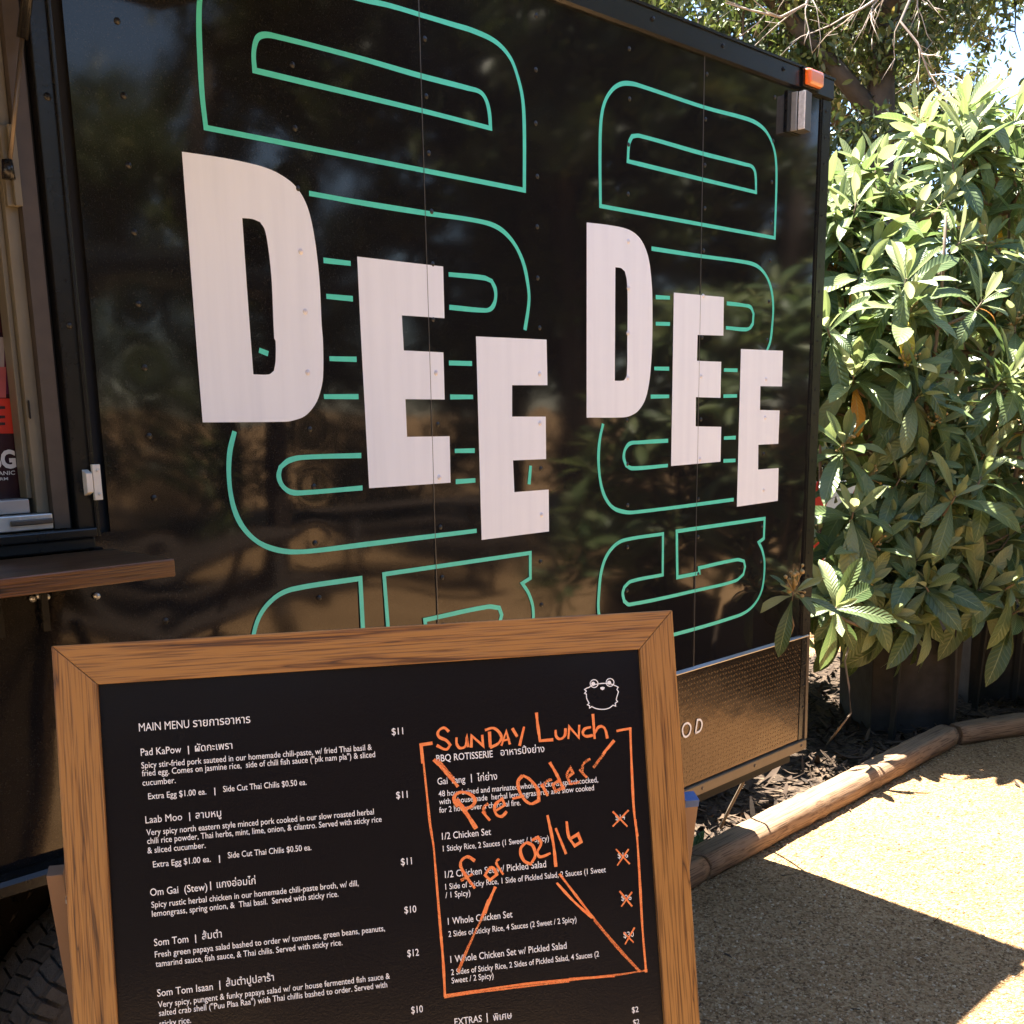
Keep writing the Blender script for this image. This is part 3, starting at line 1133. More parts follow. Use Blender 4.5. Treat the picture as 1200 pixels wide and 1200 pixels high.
# wheel well lined with tread plate
mb.box((WX0 - 0.2, 0.245, 0.30), (WX1 + 0.03, 0.258, 0.83))
well_mb, plate_mb = plate_mb, mb
p = 0.036
for i in range(34):
    for j in range(14):
        cx, cz = WX0 - 0.18 + i * p, 0.33 + j * p
        s = 1 if (i + j) % 2 else -1
        dx, dz = 0.0115, 0.0115 * s
        nx_, nz_ = -0.0035 * s, 0.0035
        mb.add([(cx - dx, 0.2449, cz - dz), (cx + nx_, 0.2449, cz + nz_), (cx + dx, 0.2449, cz + dz), (cx - nx_, 0.2449, cz - nz_), (cx, 0.2415, cz)],
               [(0, 4, 1), (4, 2, 1), (0, 3, 4), (4, 3, 2)])
mb.build('wheel_well', M['plate'], trailer)
# wheel
WC = Vector((0.93, 0.02, 0.355))
wheel = MB()
wheel.lathe([(0.10, -0.004), (0.14, -0.010), (0.185, 0.0), (0.20, 0.012), (0.20, 0.03)], (WC.x, WC.y + 0.02, WC.z), (0, 1, 0), 40)
wheel_o = wheel.build('wheel', M['rim'], trailer, smooth=True)
ty = MB()
prof = [(0.205, 0.012), (0.235, 0.0), (0.29, 0.002), (0.325, 0.010), (0.343, 0.028), (0.347, 0.06), (0.347, 0.15), (0.343, 0.178), (0.325, 0.196), (0.235, 0.205), (0.205, 0.19)]
ty.lathe(prof, WC, (0, 1, 0), 64)
nb = 70
for row, (h0, h1) in enumerate([(0.014, 0.050), (0.056, 0.098), (0.104, 0.146), (0.152, 0.190)]):
    for k in range(nb):
        a0 = 2 * math.pi * (k + 0.45 * (row % 2)) / nb
        a1 = a0 + 2 * math.pi / nb * 0.84
        sk = 0.02 * (1 if row % 2 else -1)
        vs = []
        for rr in (0.338, 0.3595 if row in (1, 2) else 0.354):
            for (a, h) in ((a0, h0), (a1, h0), (a1 + sk, h1), (a0 + sk, h1)):
                r2 = rr - (0.010 if (row == 0 and h == h0) or (row == 3 and h == h1) else 0)
                vs.append((WC.x + r2 * math.cos(a), WC.y + h, WC.z + r2 * math.sin(a)))
        ty.add(vs, [(4, 5, 6, 7), (0, 1, 5, 4), (1, 2, 6, 5), (2, 3, 7, 6), (3, 0, 4, 7)])
for k in range(nb):      # shoulder lugs on the sidewall
    a0 = 2 * math.pi * k / nb
    a1 = a0 + 2 * math.pi / nb * 0.7
    vs = []
    for h in (0.012, -0.004):
        for (rr, a) in ((0.300, a0), (0.300, a1), (0.338, a1), (0.338, a0)):
            vs.append((WC.x + rr * math.cos(a), WC.y + h + (0.006 if rr > .32 else 0), WC.z + rr * math.sin(a)))
    ty.add(vs, [(4, 5, 6, 7), (0, 1, 5, 4), (1, 2, 6, 5), (2, 3, 7, 6), (3, 0, 4, 7)])
ty.build('tyre', M['tyre'], wheel_o)
mb = MB()
mb.lathe([(0.0001, -0.02), (0.04, -0.018), (0.045, 0.0), (0.11, 0.012)], (WC.x, WC.y + 0.01, WC.z), (0, 1, 0), 24)
mb.build('hub_cap', M['rim'], wheel_o, smooth=True)

# ---- serving window
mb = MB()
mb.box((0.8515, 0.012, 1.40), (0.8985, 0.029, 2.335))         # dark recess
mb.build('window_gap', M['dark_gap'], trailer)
mb = MB()
mb.box((0.8155, -0.004, 1.400), (0.851, 0.04, 2.335))        # channel
mb.box((0.844, -0.010, 1.400), (0.851, -0.0035, 2.335))
mb.lathe([(0.0001, -0.004), (0.006, -0.002), (0.007, 0.001)], (0.833, -0.004, 2.10), (0, 1, 0), 10)
mb.lathe([(0.0001, -0.004), (0.006, -0.002), (0.007, 0.001)], (0.833, -0.004, 1.75), (0, 1, 0), 10)
mb.build('window_channel', M['black_trim'], trailer, bevel=0.002)
mb = MB()
mb.box((0.8055, 0.02, 1.405), (0.815, 0.05, 2.33), 1)
mb.box((0.7785, 0.004, 1.418), (0.805, 0.05, 2.33), 0)
mb.build('window_jamb', [simple('brown_jamb', (0.045, 0.035, 0.028), 0.5, var=0.4), M['dark_gap']], trailer)
mb = MB()
mb.box((0.757, 0.018, 1.445), (0.778, 0.06, 2.33))
mb.box((0.748, 0.030, 1.470), (0.7565, 0.06, 2.33))
mb.box((0.7595, 0.013, 1.60), (0.762, 0.0175, 1.63), 1)
wf = mb.build('window_frame', [M['frame_beige'], M['dark_gap']], trailer, bevel=0.0015)
mb = MB()
mb.box((XL + 0.8, 0.022, 1.4465), (0.7475, 0.06, 1.4695))
mb.build('frame_rail', M['sill_white'], wf, bevel=0.002)
mb = MB()
mb.box((XL + 0.8, 0.004, 1.4185), (0.7765, 0.06, 1.4445))
mb.box((0.705, -0.002, 1.428), (0.775, 0.0035, 1.437), 1)
mb.build('window_sill', [M['zinc'], M['rail_grey']], trailer, bevel=0.002)
mb = MB()
mb.box((XL + 0.8, -0.020, 1.4005), (0.842, -0.0045, 1.4165))
mb.box((XL + 0.8, -0.012, 1.3795), (0.84, 0.0, 1.4))
mb.build('sill_trim', M['black_trim'], trailer, bevel=0.003)
# latch on the channel
lx = W(105, 565)
mb = MB()
mb.box((lx.x - 0.001, -0.018, lx.z - 0.030), (lx.x + 0.013, -0.0105, lx.z + 0.030))
mb.prism([(lx.x - 0.014, -0.0045, lx.z - 0.022), (lx.x - 0.014, -0.020, lx.z - 0.016), (lx.x - 0.014, -0.020, lx.z + 0.016), (lx.x - 0.014, -0.0045, lx.z + 0.022)], (0.011, 0, 0), 0)
for dz in (-0.02, 0.02):
    mb.lathe([(0.0001, -0.003), (0.003, -0.002), (0.003, 0.001)], (lx.x + 0.007, -0.018, lx.z + dz), (0, 1, 0), 8, 1)
mb.build('window_latch', [M['latch'], M['zinc']], trailer, bevel=0.001)

# ---- serving shelf
mb = MB()
mb.box((XL + 0.8, -0.232, 1.3485), (0.866, -0.013, 1.3775))
shelf = mb.build('serving_shelf', M['shelf_wood'], trailer, bevel=0.0025)
for bx in (0.66, 0.735, -0.4):
    mb = MB()
    mb.box((bx, -0.15, 1.336), (bx + 0.012, -0.0135, 1.348))
    mb.box((bx, -0.0135, 1.25), (bx + 0.012, -0.004, 1.336))
    mb.build('shelf_bracket', M['black_trim'], shelf)
for px, py in ((40, 702), (47, 699), (56, 700), (115, 699)):
    q = W(px, py, -0.008)
    mb = MB()
    mb.lathe([(0.0001, -0.004), (0.005, -0.003), (0.006, 0.002)], (q.x, -0.004, q.z), (0, 1, 0), 8)
    mb.build('screw', M['zinc'], shelf, smooth=True)

# ---- awning (the raised hatch of the serving window, out of frame above), widened to shade the menu board
mb = MB()
AX0, AX1 = XL + 0.6, 1.46
mb.prism([(AX0, -0.02, 2.455), (AX0, -0.02, 2.485), (AX0, -0.76, 2.565), (AX0, -0.76, 2.535)], (AX1 - AX0, 0, 0))
awn = mb.build('awning_hatch', M['black_trim'], trailer, bevel=0.003)
mb = MB()
s0 = W(10, 205, -0.012)
s1 = W(26, 45, -0.03)
s2 = AT(36, -40, (s1 - CAM).dot(fw) - 0.03)
s3 = s2 + (s2 - s1) * 1.2
mb.tube([s0 + (s1 - s0) * 0.04, s1], 0.0035, 10)
mb.tube([s1, s3], 0.0085, 12, 1)
mb.tube([s0 + Vector((0, 0.0, 0.022)), s0 + Vector((0, 0, -0.006))], [0.008, 0.010], 10, 1)
mb.build('gas_strut', [simple('strut_rod', (0.14, 0.11, 0.08), 0.4, metal=0.5), M['black_trim']], trailer, smooth=True)
mb = MB()
mb.box((0.766, -0.003, 1.93), (0.7775, 0.003, 2.05))
mb.box((0.7575, 0.008, 1.93), (0.7775, 0.0165, 2.05))
mb.build('strut_bracket', M['frame_beige'], trailer, bevel=0.001)

# ---- marker lamp and porch lamp housing
lm = thing('marker_lamp', None, None, W(949, 93, -0.02))
lm.parent = trailer
lm.matrix_parent_inverse = wpos(trailer).inverted()
amber, nt, N, L, b = nmat('amber_lens')
b.inputs['Base Color'].default_value = (0.95, 0.22, 0.012, 1)
b.inputs['Roughness'].default_value = 0.15
b.inputs['Transmission Weight'].default_value = 0.35
wvn = N.new('ShaderNodeTexWave')
wvn.inputs['Scale'].default_value = 70
tcn = N.new('ShaderNodeTexCoord')
L.new(tcn.outputs['Object'], wvn.inputs['Vector'])
bpn = N.new('ShaderNodeBump')
bpn.inputs['Strength'].default_value = 0.3
bpn.inputs['Distance'].default_value = 0.003
L.new(wvn.outputs['Fac'], bpn.inputs['Height'])
L.new(bpn.outputs[0], b.inputs['Normal'])
mb = MB()
mb.box((3.088, -0.020, 2.515), (3.186, -0.0145, 2.569))
mb.build('lamp_base', M['black_trim'], lm)
mb = MB()
xa, xb, za, zb = 3.092, 3.182, 2.518, 2.566
vs = [(xa, -0.0205, za), (xb, -0.0205, za), (xb, -0.0205, zb), (xa, -0.0205, zb),
      (xa + 0.008, -0.040, za + 0.005), (xb - 0.008, -0.040, za + 0.005), (xb - 0.008, -0.040, zb - 0.005), (xa + 0.008, -0.040, zb - 0.005)]
mb.add(vs, [(0, 1, 2, 3), (4, 7, 6, 5), (0, 4, 5, 1), (1, 5, 6, 2), (2, 6, 7, 3), (3, 7, 4, 0)])
mb.build('lamp_lens', amber, lm, bevel=0.006)
ph = MB()
zA, zB = 2.388, 2.493
ph.box((3.030, -0.006, zA - .004), (3.112, 0.002, zB + .004), 0)
ph.box((3.050, -0.024, zA), (3.0565, -0.0062, zB), 1)
ph.box((3.0535, -0.0255, zA + .001), (3.060, -0.0242, zB - .001), 0)
ph.box((3.0565, -0.046, zA + .002), (3.0625, -0.0257, zB), 2)
ph.prism([(3.0627, -0.0062, zA), (3.0627, -0.047, zA), (3.106, -0.040, zA), (3.109, -0.0062, zA)], (0, 0, zB - zA + .001), 3)
ph.build('lamp_housing', [M['black_trim'], M['zinc'], M['white_flake'], simple('grey_housing', (0.10, 0.10, 0.11), 0.4, metal=0.3)], trailer, bevel=0.0015)


# =================================================================== text
def text_mesh(string, bold=0.0):
    cu_ = bpy.data.curves.new('t', 'FONT')
    cu_.body = string
    cu_.size = 1.0
    cu_.offset = bold
    cu_.resolution_u = 3
    o = bpy.data.objects.new('t', cu_)
    COL.objects.link(o)
    bpy.context.view_layer.update()
    dg = bpy.context.evaluated_depsgraph_get()
    me = bpy.data.meshes.new_from_object(o.evaluated_get(dg))
    V = [tuple(v.co) for v in me.vertices]
    Fc = [tuple(p.vertices) for p in me.polygons]
    bpy.data.objects.remove(o)
    bpy.data.curves.remove(cu_)
    bpy.data.meshes.remove(me)
    return V, Fc


# lettering on the tread plate and the poster behind the window
mb = MB()
OD = [[(780 + x / 5.455, 730 + y / 5.455) for x, y in pts] for pts in (
    [(108, 690), (110, 670), (120, 650), (135, 641), (150, 645), (160, 662), (160, 685), (150, 712), (133, 727), (117, 722)],
    [(191, 705), (203, 620), (222, 620), (232, 640), (229, 668), (218, 690), (191, 705)])]
for i, pts in enumerate(OD):
    closed = i == 0
    w = to_wall(pts, -0.0062)
    sp = smooth2(w, closed, 5, 60)
    vs, fs = ribbon2(sp, 0.0062, closed)
    mb.add([(p.x, -0.0064 - 0.0001 * i, p.y) for p in vs], fs)
mb.build('plate_lettering', M['text_white'], trailer)

poster = thing('poster', 'dark maroon poster with a red label behind the serving window', 'poster', (0.62, 0.06, 1.47))
PY = 0.064


def prect(x0, y0, x1, y1, m, dy=0.0, mbx=None):
    q = [W(x0, y0, PY - dy), W(x1, y0, PY - dy), W(x1, y1, PY - dy), W(x0, y1, PY - dy)]
    mbx.add([tuple(v) for v in q], [(3, 2, 1, 0)], m)


pm = [simple('poster_maroon', (0.030, 0.010, 0.014), 0.25, var=0.5, scale=9), simple('poster_purple', (0.07, 0.012, 0.045), 0.25, var=0.4, scale=9),
      simple('poster_red', (0.46, 0.030, 0.014), 0.3, var=0.2), simple('poster_grey', (0.22, 0.20, 0.20), 0.3, var=0.5, scale=20), simple('poster_pink', (0.30, 0.07, 0.07), 0.3, var=0.5, scale=20),
      simple('poster_black', (0.02, 0.008, 0.008), 0.4)]
mb = MB()
q0, q1 = W(40, 600, PY), W(20, 250, PY)
mb.box((0.10, PY, 1.46), (0.7545, PY + 0.004, 2.25), 0)
prect(5, 340, 26, 462, 1, 0.0010, mb)
prect(-60, 395, 5, 430, 3, 0.0014, mb)
prect(-60, 430, 7, 466, 4, 0.0014, mb)
prect(-60, 467, 24.5, 508, 2, 0.0018, mb)
for y in (476, 487, 495):
    prect(-40, y, 6, y + 3.2, 5, 0.0022, mb)
mb.build('sheet', pm, poster)
mb = MB()


def ptext(s, xr, ybase, width_px, hpx, bold):
    V, Fc = text_mesh(s, bold)
    xs = [v[0] for v in V]
    x0, x1 = min(xs), max(xs)
    h = max(v[1] for v in V)
    pr = W(xr, ybase, PY - 0.003)
    pl = W(xr - width_px, ybase, PY - 0.003)
    pt = W(xr, ybase - hpx, PY - 0.003)
    sx = (pr.x - pl.x) / (x1 - x0)
    sz = (pt.z - pr.z) / h
    mb.add([(pr.x - (x1 - v[0]) * sx, PY - 0.003, pr.z + v[1] * sz) for v in V], Fc)


ptext('BG', 19.3, 547.5, 31, 21, 0.04)
ptext('ANIC', 17.8, 556, 20, 4.6, 0.01)
ptext('RM', 9.6, 562.5, 9.5, 3.4, 0.01)
mb.build('lettering', simple('poster_white_print', (0.62, 0.58, 0.55), 0.5), poster)

# =================================================================== menu board
BW = 0.80
TLr, TRr = ray(60, 757), ray(788, 715)
t_ = TLr.z / TRr.z
e_ = TRr * t_ - TLr
s_ = BW / e_.length
B0 = CAM + TLr * s_
B1 = CAM + TRr * (t_ * s_)
d1 = (B1 - B0).normalized()
back = Vector((-d1.y, d1.x, 0))
if back.dot(fw) < 0:
    back = -back
TILT = R(13)
d2 = Vector((0, 0, -1)) * math.cos(TILT) - back * math.sin(TILT)       # down the face
nb_ = d1.cross(d2)
if nb_.dot(back) < 0:
    nb_ = -nb_                                                           # away from the viewer
BL = B0.z / math.cos(TILT)
RB = Matrix((d1, nb_, -d2)).transposed().to_4x4()                      # local x = along, y = behind, z = up the face


def UV(x, y, off=0.0):
    d = ray(x, y)
    P0 = B0 + nb_ * off
    t = (P0 - CAM).dot(nb_) / d.dot(nb_)
    q = CAM + d * t - B0
    return q.dot(d1), q.dot(d2)


board = bpy.data.objects.new('menu_board', None)
COL.objects.link(board)
board.empty_display_size = 0.1
bc = (B0 + B1) / 2 + d2 * BL
board.location = (bc.x, bc.y, 0)
board.rotation_euler = RB.to_3x3().to_euler()
tag(board, 'wood framed black menu board with white print and orange handwriting, leaning on legs', 'menu board')
BM = Matrix.Translation(board.location) @ RB
BMi = BM.inverted()


def bl(u, v, off=0.0):              # board face coordinates -> local of the board empty
    return BMi @ (B0 + d1 * u + d2 * v + nb_ * off)


def bbuild(mb, name, mats, parent=board, **k):
    o = mb.build(name, mats, None, **k)
    o.parent = parent
    return o


fwid = 0.0505
TH = 0.036


def member(name, quad, mat_):
    mb = MB()
    pts = [bl(u, v, 0) for u, v in quad]
    ext = (bl(0, 0, TH) - bl(0, 0, 0))
    mb.prism(pts, ext)
    bm = bmesh.new()
    o = bbuild(mb, name, mat_, bevel=0.0012)
    bm.from_mesh(o.data)
    bmesh.ops.recalc_face_normals(bm, faces=bm.faces)
    bm.to_mesh(o.data)
    bm.free()
    return o


gp = 0.0007
BOT = 1.16
member('frame_rail', [(gp, 0), (BW - gp, 0), (BW - fwid - gp, fwid), (fwid + gp, fwid)], M['oak_u'])
member('frame_rail', [(fwid + .001, BOT - fwid), (BW - fwid - .001, BOT - fwid), (BW - fwid - .001, BOT), (fwid + .001, BOT)], M['oak_u'])
member('frame_stile', [(0, 0), (0, BL - 0.01), (fwid, BL - 0.01), (fwid, fwid)], M['oak_v'])
member('frame_stile', [(BW, 0), (BW - fwid, fwid), (BW - fwid, BL - 0.01), (BW, BL - 0.01)], M['oak_v'])
pan, nt, N, L, b = nmat('black_menu_panel')
b.inputs['Base Color'].default_value = (0.010, 0.009, 0.010, 1)
b.inputs['Roughness'].default_value = 0.17
b.inputs['Specular IOR Level'].default_value = 0.4
tcn = N.new('ShaderNodeTexCoord')
nn = N.new('ShaderNodeTexNoise')
nn.inputs['Scale'].default_value = 420
L.new(tcn.outputs['Object'], nn.inputs['Vector'])
n2 = N.new('ShaderNodeTexNoise')
n2.inputs['Scale'].default_value = 2.2
L.new(tcn.outputs['Object'], n2.inputs['Vector'])
bpn = N.new('ShaderNodeBump')
bpn.inputs['Strength'].default_value = 0.06
bpn.inputs['Distance'].default_value = 0.002
L.new(nn.outputs[0], bpn.inputs['Height'])
bp2 = N.new('ShaderNodeBump')
bp2.inputs['Strength'].default_value = 0.25
bp2.inputs['Distance'].default_value = 0.02
L.new(n2.outputs[0], bp2.inputs['Height'])
L.new(bpn.outputs[0], bp2.inputs['Normal'])
L.new(bp2.outputs[0], b.inputs['Normal'])
PO = 0.006          # the panel sits this far behind the frame's face
mb = MB()
pts = [bl(u, v, PO) for u, v in ((fwid - .006, fwid - .006), (BW - fwid + .006, fwid - .006), (BW - fwid + .006, BOT - fwid + .006), (fwid - .006, BOT - fwid + .006))]
mb.prism(pts, bl(0, 0, 0.012) - bl(0, 0, 0))
pano = bbuild(mb, 'menu_panel', pan)

TX = MB()


def tline(s, p0, p1, cap, bold=0.004):
    """one printed line from photo baseline start to end; letters share the board's own level"""
    V, Fc = text_mesh(s, 0.0 if 'M' in s else bold)
    xs = [v[0] for v in V]
    x0, x1 = min(xs), max(xs)
    u0, v0 = UV(*p0, off=PO)
    u1, v1 = UV(*p1, off=PO)
    sx = (u1 - u0) / (x1 - x0)
    sz = cap / 0.727
    v = (v0 + v1) / 2
    TX.add([bl(u0 + (q[0] - x0) * sx, v - q[1] * sz, PO - 0.0006) for q in V], Fc)


def tbar(x, y0, y1):
    u, v0 = UV(x, y0, off=PO)
    _, v1 = UV(x, y1, off=PO)
    TX.add([bl(u + a, vv, PO - 0.0006) for a, vv in ((-.0006, v0), (.0006, v0), (.0006, v1), (-.0006, v1))], [(0, 1, 2, 3)])


H1, H2, H3 = 0.0106, 0.0094, 0.0079
tline('MAIN MENU', (163.1, 857.3), (222, 852.7), H1, 0.006)
tline('รายการอาหาร', (226.4, 852), (293.5, 846.8), H1, 0.004)
tline('$11', (459.2, 861.4), (472.6, 860.2), H2)
tline('Pad KaPow', (165.2, 885.9), (212.7, 881.8), H2)
tbar(220.6, 874, 884)
tline('ผัดกะเพรา', (228.7, 880.4), (272.5, 877.7), H2)
tline('Spicy stir-fried pork sauteed in our homemade chili-paste, w/ fried Thai basil &', (166, 901.7), (435.8, 877.5), H3)
tline('fried egg. Comes on jasmine rice,  side of chili fish sauce ("pik nam pla") & sliced', (166.6, 911), (439.6, 885.9), H3)
tline('cucumber.', (167.2, 921.2), (206, 917.1), H3)
tline('Extra Egg $1.00 ea.', (173.9, 936.7), (241.9, 930.8), H3)
tbar(251.5, 923, 932)
tline('Side Cut Thai Chilis $0.50 ea.', (261.7, 928.5), (359.4, 919.2), H3)
tline('$11', (464.4, 935.8), (477.8, 934.6), H2)
tline('Laab Moo', (170.7, 965.2), (213.6, 960.6), H2)
tbar(222, 952, 962)
tline('ลาบหมู', (229.3, 959.4), (259.4, 956.5), H2)
tline('Very spicy north eastern style minced pork cooked in our slow roasted herbal', (171.9, 980.4), (438.2, 953), H3)
tline('chili rice powder, Thai herbs, mint, lime, onion, & cilantro. Served with sticky rice', (172.8, 990), (447.2, 962), H3)
tline('& sliced cucumber.', (173, 1000.2), (241, 993.5), H3)
tline('Extra Egg $1.00 ea.', (179.5, 1016.6), (247.1, 1009.6), H3)
tbar(257, 1002, 1011)
tline('Side Cut Thai Chilis $0.50 ea.', (267.3, 1006.7), (365, 995), H3)
tline('$11', (470, 1014), (482.8, 1012.5), H2)
tline('Om Gai', (176.2, 1050), (209.2, 1046.3), H2)
tline('(Stew)', (216.3, 1046.3), (243.1, 1042.6), H2)
tbar(246.5, 1033, 1043)
tline('แกงอ่อมไก่', (254.2, 1040.7), (299.6, 1035.5), H2)
tline('Spicy rustic herbal chicken in our homemade chili-paste broth, w/ dill,', (177.8, 1065.4), (420.1, 1036.4), H3)
tline('lemongrass, spring onion, &  Thai basil.  Served with sticky rice.', (178.4, 1075.5), (396.7, 1049.3), H3)
tline('$10', (474.1, 1070.3), (488, 1068.8), H2)
tline('Som Tom', (180.8, 1108.5), (220.9, 1104.2), H2)
tbar(229, 1095, 1105)
tline('ส้มตำ', (237, 1101), (260, 1098), H2)
tline('Fresh green papaya salad bashed to order w/ tomatoes, green beans, peanuts,', (181.8, 1124), (451, 1088.8), H3)
tline('tamarind sauce, fish sauce, & Thai chilis. Served with sticky rice.', (182.7, 1134.7), (401.3, 1105.8), H3)
tline('$12', (477.5, 1121.2), (491, 1119.6), H2)
tline('Som Tom Isaan', (184.5, 1168), (249.6, 1159.7), H2)
tbar(257.3, 1149, 1160)
tline('ส้มตำปูปลาร้า', (265, 1155.7), (321.1, 1149.2), H2)
tline('Very spicy, pungent & funky papaya salad w/ our house fermented fish sauce &', (185.5, 1183.5), (456.8, 1144), H3)
tline('salted crab shell ("Puu Plaa Raa") with Thai chillis bashed to order. Served with', (186.7, 1193.3), (453.7, 1154.2), H3)
tline('sticky rice.', (187, 1203.5), (224, 1198), H3)
tline('$10', (482, 1187.5), (495.7, 1186), H2)
tline('BBQ ROTISSERIE', (511.5, 893.3), (577.6, 886.7), H2, 0.006)
tline('อาหารปิ้งย่าง', (586.7, 885.3), (638.1, 881.3), H2)
tline('Gai Yang', (512.8, 919.7), (545.3, 916.5), H2)
tbar(552, 907, 917)
tline('ไก่ย่าง', (559.2, 915.5), (582.7, 913.3), H2)
tline('48 hour brined and marinated whole chickens, spatchcocked,', (514.1, 934.1), (700.8, 916), H3)
tline('with a housemade  herbal lemongrass rub and slow cooked', (514.7, 943.5), (696, 925.3), H3)
tline('for 2 hours over a charcoal fire.', (514.9, 952.8), (610.1, 943.2), H3)
tline('$14', (721.3, 961.3), (732.5, 960.3), H3)
tline('1/2 Chicken Set', (518.1, 984), (575.5, 978.1), H2)
tline('1 Sticky Rice, 2 Sauces (1 Sweet / 1 Spicy)', (519.2, 998.1), (643.2, 984.8), H3)
tline('1/2 Chicken Set w/ Pickled Salad', (521.6, 1029.3), (640, 1015.5), H2)
tline('1 Side of Sticky Rice, 1 Side of Pickled Salad, 2 Sauces (1 Sweet', (522.1, 1043.7), (709.9, 1020.8), H3)
tline('/ 1 Spicy)', (522.1, 1052.8), (551.2, 1048.8), H3)
tline('$16', (724, 1005.9), (736, 1004.8), H3)
tline('1 Whole Chicken Set', (525, 1083.7), (600.5, 1074.7), H2)
tline('2 Sides of Sticky Rice, 4 Sauces (2 Sweet / 2 Spicy)', (525.6, 1098.7), (675.5, 1079.5), H3)
tline('$26', (728, 1055.5), (740, 1054.4), H3)
tline('1 Whole Chicken Set w/ Pickled Salad', (528, 1129), (664, 1110.7), H2)
tline('2 Sides of Sticky Rice, 2 Sides of Pickled Salad, 4 Sauces (2', (528.8, 1144), (701.9, 1119.5), H3)
tline('Sweet / 2 Spicy)', (529.3, 1152.5), (578.4, 1146.1), H3)
tline('$30', (730.7, 1098.7), (742.7, 1097.6), H3)
tline('EXTRAS', (532.8, 1201.3), (564.8, 1197.3), H2)
tbar(570.4, 1187, 1198)
tline('พิเศษ', (578.1, 1196), (600, 1193.3), H2)
tline('$2', (740.5, 1186.7), (748.3, 1185.6), H3)
tline('$2', (741.9, 1201.3), (749.3, 1200.3), H3)
bbuild(TX, 'printed_text', M['text_white'], pano)

# emblem: ragged round animal head in white line
Z6 = lambda pts: [(480 + x / 3.75, 780 + y / 3.75) for x, y in pts]
Z7 = lambda pts: [(480 + x / 3.75, 960 + y / 3.75) for x, y in pts]
mb = MB()


def bribbon(mbx, pts, width, closed=False, off=0.0008, corner=60, tint=None, sub=6, wob=0.0):
    w = [Vector(UV(x, y, PO)) for x, y in pts]
    sp = smooth2(w, closed, sub, corner)
    ph = random.uniform(0, 9)
    wf_ = (lambda t: width * (1 + wob * math.sin(t * 11 + ph) + wob * .5 * math.sin(t * 37 + ph))) if wob else width
    vs, fs = ribbon2(sp, wf_, closed)
    mbx.add([bl(p.x, p.y, PO - off) for p in vs], fs)
    return len(vs)


bribbon(mb, Z6([(797, 88), (820, 82), (850, 78), (880, 80), (903, 88), (916, 95), (910, 105), (917, 115), (911, 135), (908, 150), (913, 158), (903, 165), (905, 178), (893, 174), (875, 187), (850, 192), (820, 189), (800, 180), (790, 186), (790, 176), (781, 172), (788, 165), (778, 145), (776, 125), (768, 122), (776, 112), (768, 105), (780, 98), (788, 96)]), 0.0013, True, corner=50)
for k, (cx, cy, r_) in enumerate(((810, 79, 17), (880, 74, 17))):
    bribbon(mb, Z6([(cx + r_ * math.cos(a), cy + r_ * math.sin(a)) for a in np.linspace(0, 2 * math.pi, 13)[:-1]]), 0.0012, True, off=0.0009)
    pts = [Vector(UV(*q, PO)) for q in Z6([(cx - 4 + 9 * math.cos(a), cy + 1 + 9 * math.sin(a)) for a in np.linspace(0, 2 * math.pi, 11)[:-1]])]
    mb.add([bl(p.x, p.y, PO - 0.0010) for p in pts], [tuple(range(len(pts)))])
pts = [Vector(UV(*q, PO)) for q in Z6([(836, 96), (847, 93), (857, 96), (854, 104), (847, 108), (839, 104)])]
mb.add([bl(p.x, p.y, PO - 0.0010) for p in pts], [tuple(range(len(pts)))])
bbuild(mb, 'emblem', M['text_white'], pano)

# orange handwriting
HW = MB()
dry = []
kk = [0]


def pen(pts, w=0.0050, d=0.30, corner=75):
    w *= 0.70
    d = min(d + 0.02, 0.47)
    kk[0] += 1
    n = bribbon(HW, pts, w, False, 0.0012 + 0.00002 * kk[0], corner, wob=0.14)
    dry.extend([d] * n)


pen(Z6([(100, 340), (50, 348), (58, 430)]), 0.0052)
pen(Z6([(58, 400), (75, 560), (90, 700), (98, 750)]) + Z7([(105, 120), (120, 300), (138, 520)]), 0.0042, 0.36)
pen(Z7([(138, 515), (148, 640), (155, 778)]), 0.0048)
pen(Z7([(150, 775), (300, 752), (500, 724), (750, 700), (900, 688)]), 0.0044, 0.36)
pen(Z7([(152, 782), (300, 760), (500, 735), (700, 712)]), 0.0030, 0.4)
pen(Z7([(700, 700), (900, 684), (1045, 662)]), 0.0036, 0.44)
pen(Z7([(1038, 672), (1022, 480), (1012, 300), (1000, 100), (990, 0)]), 0.0046, 0.36)
pen(Z6([(1000, 750), (985, 640), (975, 450), (968, 272)]), 0.0048)
pen(Z6([(972, 275), (908, 287)]), 0.0056)
pen(Z6([(172, 290), (150, 273), (125, 290), (128, 312), (160, 328), (178, 348), (160, 368), (118, 350)]), 0.0052)
pen(Z6([(205, 315), (207, 345), (222, 362), (245, 352), (252, 312), (256, 358)]), 0.0050)
pen(Z6([(270, 360), (272, 308), (322, 352), (318, 304)]), 0.0048)
pen(Z6([(350, 290), (354, 358)]), 0.0052)
pen(Z6([(330, 283), (370, 275), (402, 310), (390, 340), (352, 360)]), 0.0052)
pen(Z6([(402, 352), (424, 288), (440, 346)]), 0.0048)
pen(Z6([(408, 330), (440, 322)]), 0.0046)
pen(Z6([(450, 275), (472, 312)]), 0.0050)
pen(Z6([(502, 268), (482, 352)]), 0.0050)
pen(Z6([(556, 206), (563, 270), (572, 330), (630, 325)]), 0.0056)
pen(Z6([(640, 282), (644, 312), (660, 322), (680, 308), (684, 275)]), 0.0050)
pen(Z6([(696, 322), (700, 268), (742, 316), (744, 260)]), 0.0048)
pen(Z6([(796, 270), (768, 278), (760, 298), (774, 310), (804, 306)]), 0.0050)
pen(Z6([(804, 212), (812, 322)]), 0.0054)
pen(Z6([(812, 296), (832, 268), (855, 275), (868, 320)]), 0.0050)
